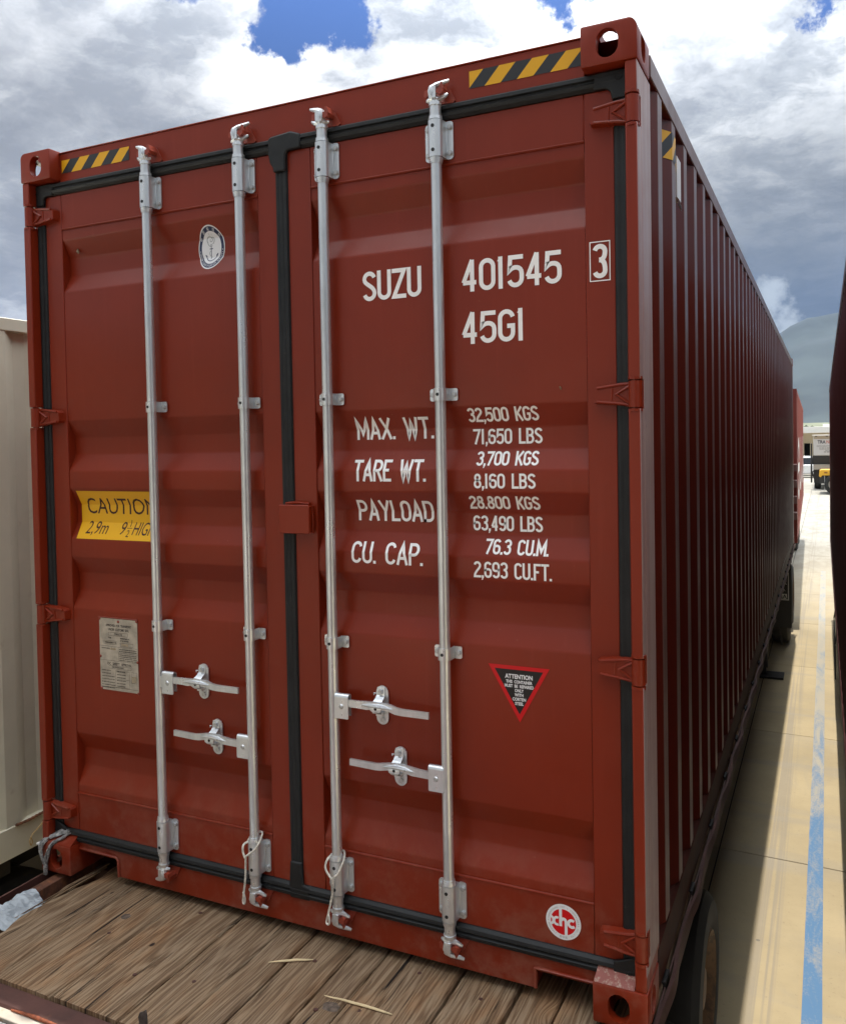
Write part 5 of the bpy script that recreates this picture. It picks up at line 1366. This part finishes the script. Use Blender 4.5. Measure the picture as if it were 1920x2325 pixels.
M_SPL = mat('fresh_splinter', (.62, .48, .27), .7, var=(50, .15))
def splinter(a, b, label):
    g = G(); A, B = Vector(a), Vector(b); k = 8; rr2 = random.Random(int(a[0] * 100))
    pts = [A.lerp(B, i / k) + Vector((0, 0, .0025 + .003 * math.sin(math.pi * i / k))) + Vector((rr2.uniform(-.0008, .0008), rr2.uniform(-.0008, .0008), 0)) for i in range(k + 1)]
    g.tube(pts, [.0008 + .0030 * math.sin(math.pi * min(1, (i + .5) / k * .8)) for i in range(k)] + [.0012], 6, flat=.5)
    tag(g.build('wood_splinter', M_SPL, smooth=60), label, 'wood splinter', 'pale splinters lying on the deck')
splinter((1.216, -.135, DZ + .002), (1.345, -.062, DZ + .002), 'short pale wood splinter lying on the planks below the third locking rod')
splinter((1.480, -.208, DZ + .004), (1.7150, -.200, DZ + .003), 'long pale wood splinter lying across the knot in the plank')

# crumpled grey plastic in the gap left of the deck
M_PLAS = mat('grey_plastic_sheet', (.36, .40, .43), .45, var=(20, .15))
g = G(); nx, ny = 16, 7; vs = []
for i in range(nx + 1):
    for j in range(ny + 1):
        u, v = i / nx, j / ny; x = .098 + .100 * v + .035 * u * v * 0; y = -.335 + .20 * u; z = .010 - .048 * v + .010 * noise.noise(Vector((u * 5, v * 4, 1.3))) + .012 * noise.noise(Vector((u * 14, v * 9, 4.1)))
        x += .024 * (u - .5) * (1 - v) + .012 * noise.noise(Vector((u * 6, v * 5, 7.7))); vs.append((x, y, z))
g.add(vs, [(i * (ny + 1) + j, (i + 1) * (ny + 1) + j, (i + 1) * (ny + 1) + j + 1, i * (ny + 1) + j + 1) for i in range(nx) for j in range(ny)])
o = g.build('plastic_sheet', M_PLAS); md = o.modifiers.new('s', 'SOLIDIFY'); md.thickness = .0012
tag(o, 'crumpled grey plastic scrap caught in the gap left of the deck planks', 'plastic scrap')

# ================================================================== BEIGE CONTAINER, left
def plain_container(x0, y0, z0, length, height, m, label, group=None, rot=0.0, pivot=None, corr=(.319, .278, .072, .068, .036), width=2.438, face=1, name='shipping_container'):
    """container whose near/visible face is +x (face=1) or -x (face=-1); local origin: x of that face, y near end, z bottom"""
    r = empty(name, (x0, y0, z0)); r.rotation_euler = (0, 0, rot); tag(r, label, 'shipping container', group)
    S = lambda x: -face * x
    def bb(n, xa, xb, ya, yb, za, zb, bev=.003): a, b = sorted((S(xa), S(xb))); return G().box(a, b, ya, yb, za, zb).build(n, m, r, bevel=bev)
    for xx in (0, width - .162):
        for yy in (0, length - .178):
            for zz_ in (0, height - .118):
                a, b = sorted((S(xx), S(xx + .162)))
                o = G().box(a, b, yy, yy + .178, zz_, zz_ + .118).build('corner_casting', m, r)
                cz = zz_ + .058; cut = G(); xs = S(0) if xx == 0 else S(width)
                cut.prism(stadium(yy + .085, cz, .070, .082), 'x', xs - .028, xs + .028)
                c2 = G(); ye = 0 if yy == 0 else length; c2.prism(stadium((a + b) / 2, cz, .056, .082), 'y', ye - .028, ye + .028)
                boolean(o, [cut, c2])
    for xx in (.003, width - .11):
        for yy in (.006, length - .156): bb('corner_post', xx, xx + .107, yy, yy + .150, .118, height - .118)
    for xx in (.002, width - .062):
        bb('top_rail', xx, xx + .060, .1785, length - .1785, height - .070, height - .010)
        bb('bottom_rail', xx, xx + .060, .1785, length - .1785, .012, .160)
    s0, pt, fl, sl_, dp = corr
    for xx, sg in ((.006, 1), (width - .006, -1)):
        ys = [.150]; y = s0 - y0 - pt * math.ceil((s0 - y0) / pt)
        y = (s0 - y0) % pt - pt
        while y < length:
            for k in (0, fl, fl + sl_, pt - sl_):
                if .155 < y + k < length - .155: ys.append(y + k)
            y += pt
        ys.append(length - .150)
        def cc(v):
            t = (v - (s0 - y0)) % pt
            return 0.0 if t < fl else ((t - fl) / sl_ if t < fl + sl_ else (1.0 if t < pt - sl_ else (pt - t) / sl_))
        g = G(); g.add([(S(xx + sg * dp * cc(v + 1e-6)), v, z) for v in ys for z in (.150, height - .065)], [(2 * i, 2 * i + 2, 2 * i + 3, 2 * i + 1) for i in range(len(ys) - 1)])
        me = g.mesh('side_panel', m); facing(me, (S(-sg), 0, 0)) if False else None
        bmx = bmesh.new(); bmx.from_mesh(me); 
        for f in bmx.faces:
            f.normal_update()
            if f.normal.x * S(-sg) < 0: f.normal_flip()
        bmx.to_mesh(me); bmx.free(); link('side_panel', me, r)
    bb('roof_panel', .02, width - .02, .02, length - .02, height - .030, height - .006)
    for yy in (.06, length - .09):
        bb('end_wall', .06, width - .06, yy, yy + .03, .02, height - .03)
    return r
M_BEIGE = mat('beige_paint', (.78, .73, .57), .5, var=(1.5, .10), dirt=((.34, .22, .11), 7, .60, .80, .5), bump=(30, .25), rvar=(8, .1))
bc = plain_container(-.600, -3.2, -.240, 12.192, 2.591, M_BEIGE, 'weathered beige shipping container at the left edge, beside the red doors', 'containers standing in the yard', corr=(.319, .278, .072, .070, .036))
# rust along the sill of the beige box
M_RUSTL = mat('rust_streak', (.14, .05, .018), .85, var=(40, .5), bump=(80, .8))
g = G(); g.tube([(.0012, 3.2 + y, .1605 + .0018 * math.sin(y * 40)) for y in [.36 + .01 * i for i in range(24)]], [.0025 + .0015 * abs(math.sin(i * 1.7)) for i in range(24)], 5, flat=2); g.build('rust_streak', M_RUSTL, bc)
g = G(); g.tube(smoothp([(-.592, .585, -.035), (-.590, .540, -.070), (-.590, .515, -.115), (-.592, .480, -.140), (-.591, .455, -.150)]), .0030, 6)
g.tube(smoothp([(-.592, .455, -.150), (-.588, .435, -.165), (-.590, .430, -.185), (-.589, .436, -.205), (-.590, .445, -.190), (-.590, .438, -.170)]), .0026, 6)
tag(g.build('loose_wire', mat('tan_wire', (.52, .34, .13), .5), smooth=60), 'thin tan wire hanging down the bottom rail of the beige container', 'wire')
# what carries it: dark chassis
ch = empty('container_chassis', (0, 0, 0)); tag(ch, 'dark trailer chassis in deep shadow under the beige container', 'trailer chassis')
for x in (-2.25, -1.15): G().box(x, x + .12, -3.0, 8.8, -.52, -.245).build('main_beam', M_CHAS, ch)
for k in range(8): G().box(-2.9, -.72, -2.9 + k * 1.6, -2.78 + k * 1.6, -.36, -.2405).build('cross_member', M_CHAS, ch)
for y in (-2.1, -.85, .40, 1.65): 
    for x0, x1, s in ((-.96, -.70, 1), (-1.24, -.98, 1), (-2.93, -2.67, -1)): wheel(ch, x0, x1, y, GZ + .5, .5, rimside=s)

# ================================================================== DARK RED CONTAINER, right
M_DRED = paint('dark_red_paint', (.060, .010, .009), rough=.38, streak=.1, dustamt=.02, bump=.05)
rc = plain_container(2.9945, -.12, -.10, 13.716, 2.62, M_DRED, 'dark red corrugated container forming the right edge of the photo', 'containers standing in the yard', rot=R(.174), face=-1, corr=(.30, .278, .072, .068, .036))
ch2 = empty('container_chassis', (0, 0, 0)); tag(ch2, 'dark chassis with wire guard under the dark red container at the right edge', 'trailer chassis')
for x in (3.75, 4.75): G().box(x, x + .12, .2, 13.0, -.42, -.03).build('main_beam', M_CHAS, ch2)
G().box(3.030, 3.10, 0.0, 13.3, -.16, -.045).build('side_rail', M_CHAS, ch2)
for y in (11.0, 12.25):
    for x0, x1, s in ((3.07, 3.33, -1), (3.35, 3.61, -1), (5.05, 5.31, 1)): wheel(ch2, x0, x1, y, GZ + .5, .5, rimside=s)
g = G()
for k in range(9): g.tube([(2.985, 7.9 + k * .22, -.62), (2.985, 7.9 + k * .22, -.98)], .006, 5)
g.tube([(2.985, 7.9, -.62), (2.985, 9.66, -.62)], .007, 5); g.tube([(2.985, 7.9, -.98), (2.985, 9.66, -.98)], .007, 5); g.tube([(2.985, 8.0, -.62), (3.05, 8.0, -.10)], .007, 5); g.tube([(2.985, 9.5, -.62), (3.05, 9.5, -.10)], .007, 5)
g.build('wire_guard', M_CHAS, ch2)

# ================================================================== FAR RED CONTAINER with white lettering
M_FRED = paint('faded_red_paint', (.27, .062, .048), rough=.55, streak=.1, dustamt=.02)
fc = plain_container(2.462, 13.2, -.115, 12.192, 2.60, M_FRED, 'faded red container with tall white side lettering, beyond the far end of SUZU 401545', 'containers standing in the yard', rot=R(.82), corr=(.3, .278, .072, .068, .030))
# tall lettering runs along the side; its strokes follow the corrugation roughly
def side_letters(text, y0, y1, z0, z1, t):
    g = letters(text, y0, y1, z0, z1, t, gap=.5); me = g.mesh('lettering', M_WHITE)
    for v in me.vertices: v.co = Vector((.0025, v.co.x, v.co.z))
    facing(me, (1, 0, 0)); return link('lettering', me, fc)
side_letters('SUJU', .7, 11.4, .62, 1.78, .17)
for k in range(4):
    z = .42 + k * .268; G().box(-.098, -.001, -.30, -.02, z, z + .115).build('step', mat('step_grey_red', (.26, .15, .13), .6) if k == 0 else MATS['step_grey_red'], fc, bevel=.004)
G().box(-.10, -.094, -.31, -.30, .1, 1.7).build('step_rail', M_CHAS, fc)
ch3 = empty('container_chassis', (0, 0, 0)); tag(ch3, 'dark trailer chassis under the faded red lettered container', 'trailer chassis')
for x in (.7, 1.7): G().box(x, x + .12, 13.45, 25.0, -.50, -.12).build('main_beam', M_CHAS, ch3)
for y in (22.5, 23.75):
    for x0, x1, s in ((1.95, 2.21, 1), (.1, .36, -1)): wheel(ch3, x0, x1, y, GZ + .5, .5, rimside=s)

# unseen containers added beside and behind the view to block stray light
def dupe(root, loc, label, m=None):
    r = root.copy(); COL.objects.link(r); r.location = loc; r.rotation_euler = (0, 0, 0); r['label'] = label
    for c in list(root.children):
        if c.name.split('.')[0] in ('lettering', 'step', 'step_rail', 'rust_streak'): continue
        d = c.copy(); COL.objects.link(d); d.parent = r
    return r
dupe(rc, (5.60, -1.5, -.10), 'unseen dark red container added on the right to block light')
dupe(bc, (-3.16, -5.0, -.24), 'unseen beige container added on the left to block light')
dupe(rc, (3.30, -16.9, -.02), 'unseen dark red container added behind the viewpoint to block light')
dupe(bc, (2.42, -21.2, -.24), 'unseen beige container added behind the viewpoint to block light, in line with the flatbed')
# ================================================================== THE FAR END OF THE YARD
M_TRW = mat('truck_white', (.62, .60, .56), .45); M_TRG = mat('truck_roof_trim', (.42, .36, .28), .6); M_TRK = mat('truck_black', (.022, .022, .023), .5); M_PRD = mat('sign_dark', (.03, .035, .06), .5); M_PRR = mat('sign_red', (.55, .20, .17), .5); M_PRG = mat('sign_grey', (.30, .30, .31), .5)
tk = empty('box_truck', (0, 50, GZ)); tag(tk, 'white box truck seen end on, lettered TRANS REFRIGERATION above a black panel', 'truck')
gz = GZ
def tb(n, x0, x1, y0, y1, z0, z1, m, b=.01): return G().box(x0, x1, y0 - 50, y1 - 50, z0 - gz, z1 - gz).build(n, m, tk, bevel=b)
tb('body', 2.236, 4.72, 50.02, 56, -.27, 1.60, M_TRW); tb('roof_trim', 2.18, 4.76, 49.9, 56.1, 1.601, 1.665, M_TRW)
tb('top_panel', 2.26, 4.70, 49.995, 50.018, 1.425, 1.60, M_TRG)
for x in (2.34, 2.88, 3.15, 3.6): tb('marker_lamp', x, x + .11, 49.96, 49.994, 1.56, 1.60, M_TRK, .004)
tb('sign_panel', 2.262, 4.64, 49.990, 50.019, .525, 1.42, mat('sign_white', (.56, .56, .57), .5))
tb('black_panel', 2.20, 4.70, 49.985, 50.019, .02, .505, M_TRK); tb('bumper', 2.262, 4.66, 49.86, 50.018, -.268, .005, mat('bumper_grey', (.36, .33, .29), .5))
tb('under_frame', 2.25, 4.66, 50.2, 55.8, -.80, -.271, M_TRK); tb('mud_flap', 2.26, 2.62, 50.3, 50.32, -1.02, -.27, M_TRK, .003)
tb('exhaust_stack', 2.108, 2.185, 49.94, 50.04, .0, 1.19, M_TRK); tb('exhaust_stack_base', 2.10, 2.19, 49.94, 50.04, -1.0, -.001, M_TRK)
for y in (51.0, 55.0):
    for x0, x1, s in ((2.28, 2.62, -1), (4.32, 4.62, 1)): wheel(tk, x0, x1, y - 50, GZ + .42 - gz, .42, rimside=s)
def ttxt(s, x, z, size, m, al='LEFT', xs=1, bold=0, n='lettering'):
    me = text_mesh(s, x, z, size, al, xs=xs, bold=bold)
    for v in me.vertices: v.co = Vector((v.co.x, 49.985 - 50, v.co.z - gz))
    me.materials.append(m); facing(me, (0, -1, 0)); link(n, me, tk)
ttxt('TRA', 2.465, 1.185, .245, M_PRD, xs=.86, bold=.008); ttxt('NS', 2.895, 1.185, .245, M_PRR, xs=.86, bold=.008)
ttxt('REFRIGERATION', 2.415, 1.000, .112, M_PRG, xs=.95, bold=.003)
rr = random.Random(8)
for z, xa, hh in ((.905, 2.55, .05), (.835, 2.56, .045), (.760, 2.85, .045), (.68, 2.78, .06)):
    g = G(); x = xa
    while x < 4.3:
        wv = rr.uniform(.05, .16); g.add([(x, -.016, z - gz), (x + wv, -.016, z - gz), (x + wv, -.016, z + hh - gz), (x, -.016, z + hh - gz)], [(0, 1, 2, 3)]); x += wv + .03
    me = facing(g.mesh('small_print', M_PRG), (0, -1, 0)); link('small_print', me, tk)
# yellow yard tractor in front of it
yt = empty('yard_tractor', (0, 46, GZ)); tag(yt, 'yellow yard tractor with a big wheel, half hidden by the dark red container', 'tractor')
def yb(n, x0, x1, y0, y1, z0, z1, m, b=.01): return G().box(x0, x1, y0 - 46, y1 - 46, z0 - gz, z1 - gz).build(n, m, yt, bevel=b)
M_CY = mat('tractor_yellow', (.74, .40, .03), .4, var=(5, .06))
g = G(); g.prism([(2.55, -.46), (2.58, -.18), (2.66, -.12), (3.9, -.12), (3.9, -.42), (2.70, -.42), (2.64, -.52)], 'y', -.1, .9)
for i, v in enumerate(g.v): g.v[i] = (v[0], v[1], v[2] - gz)
g.build('hood', M_CY, yt, bevel=.02)
yb('lettering', 2.80, 2.95, 45.885, 45.899, -.31, -.24, mat('tractor_mark', (.25, .10, .02), .5), .001)
yb('frame', 2.58, 4.2, 46.0, 48.4, -.85, -.43, M_TRK); yb('cab', 3.25, 4.3, 47.0, 48.3, -.42, 1.2, M_CY); yb('window', 3.35, 4.2, 46.985, 46.999, .35, 1.05, M_TRK)
yb('landing_rod', 2.80, 2.83, 45.9, 45.95, -1.2, -.43, mat('rod_grey', (.4, .4, .4), .5), .003)
for x, s in ((3.0, -1), (4.2, 1)):
    pass
g = G()
def wheel_y(parent, xc, y0, y1, zc, r):
    """wheel whose axle runs along y"""
    g = G(); n = 40; prof = [(y0 + .02, r * .62), (y0, r * .70), (y0 + .01, r * .9), (y0 + .05, r), (y1 - .05, r), (y1, r * .9), (y1, r * .6)]
    vs = [(xc + pr * math.cos(2 * math.pi * j / n), py, zc + pr * math.sin(2 * math.pi * j / n)) for py, pr in prof for j in range(n)]
    g.add(vs, [(i * n + j, i * n + (j + 1) % n, (i + 1) * n + (j + 1) % n, (i + 1) * n + j) for i in range(len(prof) - 1) for j in range(n)]); g.build('tyre', M_TYRE, parent, smooth=40)
    g = G(); prof = [(y0 + .02, r * .62), (y0 + .03, r * .56), (y0 + .1, r * .5), (y0 + .12, r * .2), (y0 + .05, r * .15), (y0 + .05, .001)]
    vs = [(xc + pr * math.cos(2 * math.pi * j / n), py, zc + pr * math.sin(2 * math.pi * j / n)) for py, pr in prof for j in range(n)]
    g.add(vs, [(i * n + j, i * n + (j + 1) % n, (i + 1) * n + (j + 1) % n, (i + 1) * n + j) for i in range(len(prof) - 1) for j in range(n)]); g.build('rim', mat('rim_grey', (.34, .31, .26), .5), parent, smooth=40)
wheel_y(yt, 3.32, -.28, .10, .52, .52)
# cars
def car(x, y, m, label, grp='cars parked by the low building', pickup=False):
    c = empty('parked_car', (x, y, GZ)); tag(c, label, 'car', grp)
    g = G(); L_, Wd = 4.5, 1.8
    body = [(0, .30), (0, .62), (.12, .80), (1.0, .92), (3.6, .95), (4.35, .90), (4.5, .60), (4.48, .30)]
    g.prism(body, 'y', 0, Wd); g.build('body', m, c, bevel=.05)
    g = G(); v = [(1.0, .06, .921), (3.9, .06, .951), (3.9, Wd - .06, .951), (1.0, Wd - .06, .921), (1.75, .2, 1.42), (3.3, .2, 1.45), (3.3, Wd - .2, 1.45), (1.75, Wd - .2, 1.42)]
    g.add(v, [(0, 1, 2, 3), (4, 5, 6, 7), (0, 1, 5, 4), (1, 2, 6, 5), (2, 3, 7, 6), (3, 0, 4, 7)]); g.build('window', M_GLASS, c, bevel=.02)
    G().box(1.78, 3.28, .19, Wd - .19, 1.40, 1.465).build('roof', m, c, bevel=.03)
    for wx in (.85, 3.6):
        for wy in (-.01, Wd - .20): wheel_y(c, wx, wy, wy + .21, .32, .32)
    return c
M_GLASS = mat('car_glass', (.02, .025, .035), .12, spec=.6); M_CARW = mat('car_white', (.75, .76, .78), .3, coat=.5); M_CARS = mat('car_silver', (.42, .44, .46), .3, metal=.4, coat=.5)
car(-1.35, 64.0, M_CARW, 'white car parked across the yard, its nose beside the box truck')
car(-1.10, 67.3, M_CARS, 'silver car parked behind the white car, close to the tan building')
# low building
bd = empty('low_building', (0, 72, GZ)); tag(bd, 'long low tan building with a white roof fascia and a dark doorway', 'building')
M_TAN = mat('tan_wall', (.50, .41, .28), .85, var=(.6, .05)); M_FAS = mat('white_fascia', (.80, .79, .75), .6); M_DOOR = mat('dark_doorway', (.012, .012, .012), .8)
def db(n, x0, x1, y0, y1, z0, z1, m, b=0): return G().box(x0, x1, y0 - 72, y1 - 72, z0 - gz, z1 - gz).build(n, m, bd, bevel=b)
db('wall', -30, 1.30, 72, 86, GZ, 1.80, M_TAN); db('wall', 1.74, 40, 72, 86, GZ, 1.80, M_TAN); db('wall', 1.3005, 1.7395, 72, 72.3, .985, 1.80, M_TAN); db('doorway', 1.3005, 1.7395, 72.8, 72.9, GZ, .984, M_DOOR)
db('frame', 1.74, 1.90, 71.94, 71.999, GZ, 1.00, mat('door_frame_tan', (.62, .54, .40), .7))
db('roof_fascia', -31, 41, 71.2, 86.5, 1.801, 2.285, M_FAS, .02); db('roof_unit', 2.66, 5.2, 74, 77, 2.2855, 2.50, M_FAS, .02)
for x in (-24, -16, -8, 7, 13, 19, 25): db('window', x, x + 1.6, 71.985, 71.9995, .0, 1.1, M_GLASS)

# hills and mountains
def terrain(name, x0, x1, y0, y1, nx, ny, fn, m, kind='structure'):
    g = G(); vs = []
    for j in range(ny + 1):
        for i in range(nx + 1):
            x = x0 + (x1 - x0) * i / nx; y = y0 + (y1 - y0) * j / ny; vs.append((x, y, fn(x, y)))
    g.add(vs, [(j * (nx + 1) + i, j * (nx + 1) + i + 1, (j + 1) * (nx + 1) + i + 1, (j + 1) * (nx + 1) + i) for j in range(ny) for i in range(nx)])
    me = g.mesh(name, m, smooth=60); return tag(link(name, me), kind=kind)
def fbm(x, y, s, o=5, seed=0.0):
    a, t_, f = 1.0, 0.0, 1.0
    for k in range(o):
        t_ += a * (1 - abs(noise.noise(Vector((x / s * f + seed, y / s * f - seed, seed * .7 + k))))) ; a *= .5; f *= 2.0
    return t_ / 1.97
M_MTN = mat('mountain_scrub', (.035, .045, .040), .95, var=(.0022, .35))
M_FOOT = mat('foothill_fields', (.15, .16, .095), .95, var=(.006, .35))
def mtn(x, y):
    # a ridge that climbs to the right behind the near container
    r = 6200 * math.hypot(x, 0) * 0
    az = math.degrees(math.atan2(x, y))
    crest = max(2.6, 7.35 - .72 * (-1.2 - az)) if az < -1.2 else 7.35 + .04 * min(az + 1.2, 12)
    crest = max(2.5, crest) * (1 + .06 * (fbm(az * 60, 0, 220, 4, 3.1) - .75))
    d = math.hypot(x, y); t_ = max(0, min(1, (d - 2900) / 2900)); t_ = t_ * t_ * (3 - 2 * t_)
    h = d * math.tan(R(crest)) * t_
    return -1.6 + h * (.80 + .25 * fbm(x, y, 1500, 6, 1.7) ** 1.2) - (60 * (1 - fbm(x, y, 600, 5, 5.5)) if t_ > 0 else 0) * t_
terrain('mountains', -7000, 7000, 2600, 6300, 150, 60, mtn, M_MTN)
terrain('foothills', -3000, 3000, 1300, 2700, 120, 24, lambda x, y: -1.7 + max(0, (y - 1320) / 1380) * (34 + 26 * (fbm(x, y, 420, 5, 9.2) - .5)), M_FOOT)
# line of scrub and trees behind the building
gt = G(); rr = random.Random(17)
for k in range(900):
    x = rr.uniform(-160, 160); y = 300 + rr.uniform(0, 260); h = rr.uniform(2.6, 5.2) * (1 + (y - 300) / 300); s_ = h * rr.uniform(.5, .9)
    for c_ in range(3):
        ox, oz = rr.uniform(-s_, s_) * .6, rr.uniform(.3, .8) * h; rad = s_ * rr.uniform(.35, .6)
        b0 = len(gt.v); base = [(1, 0, 0), (-1, 0, 0), (0, 1, 0), (0, -1, 0), (0, 0, 1), (0, 0, -1)]
        gt.add([(x + ox + a[0] * rad * rr.uniform(.7, 1.2), y + a[1] * rad, GZ + oz + a[2] * rad * rr.uniform(.6, 1)) for a in base], [(0, 2, 4), (2, 1, 4), (1, 3, 4), (3, 0, 4), (2, 0, 5), (1, 2, 5), (3, 1, 5), (0, 3, 5)])
tag(gt.build('distant_scrub', mat('scrub_green', (.065, .085, .045), .95, var=(.05, .4))), 'band of grey-green scrub beyond the low building', 'scrub', kind='stuff')

# ================================================================== HAZE
HAZE = 2.7e-5
if HAZE:
    g = G(); g.box(-7600, 7600, -300, 6900, -2.6, 1050)
    hz = g.build('haze', []); hz.data.materials.clear()
    m = bpy.data.materials.new('haze_air'); m.use_nodes = True; t_ = m.node_tree; t_.nodes.clear(); q = N(t_)
    pv = q.new('ShaderNodeVolumePrincipled', {'Color': (.32, .54, 1.0, 1), 'Density': HAZE, 'Anisotropy': .15}); o_ = q.new('ShaderNodeOutputMaterial'); q.l.new(pv.outputs[0], o_.inputs['Volume'])
    hz.data.materials.append(m); hz['kind'] = 'stuff'
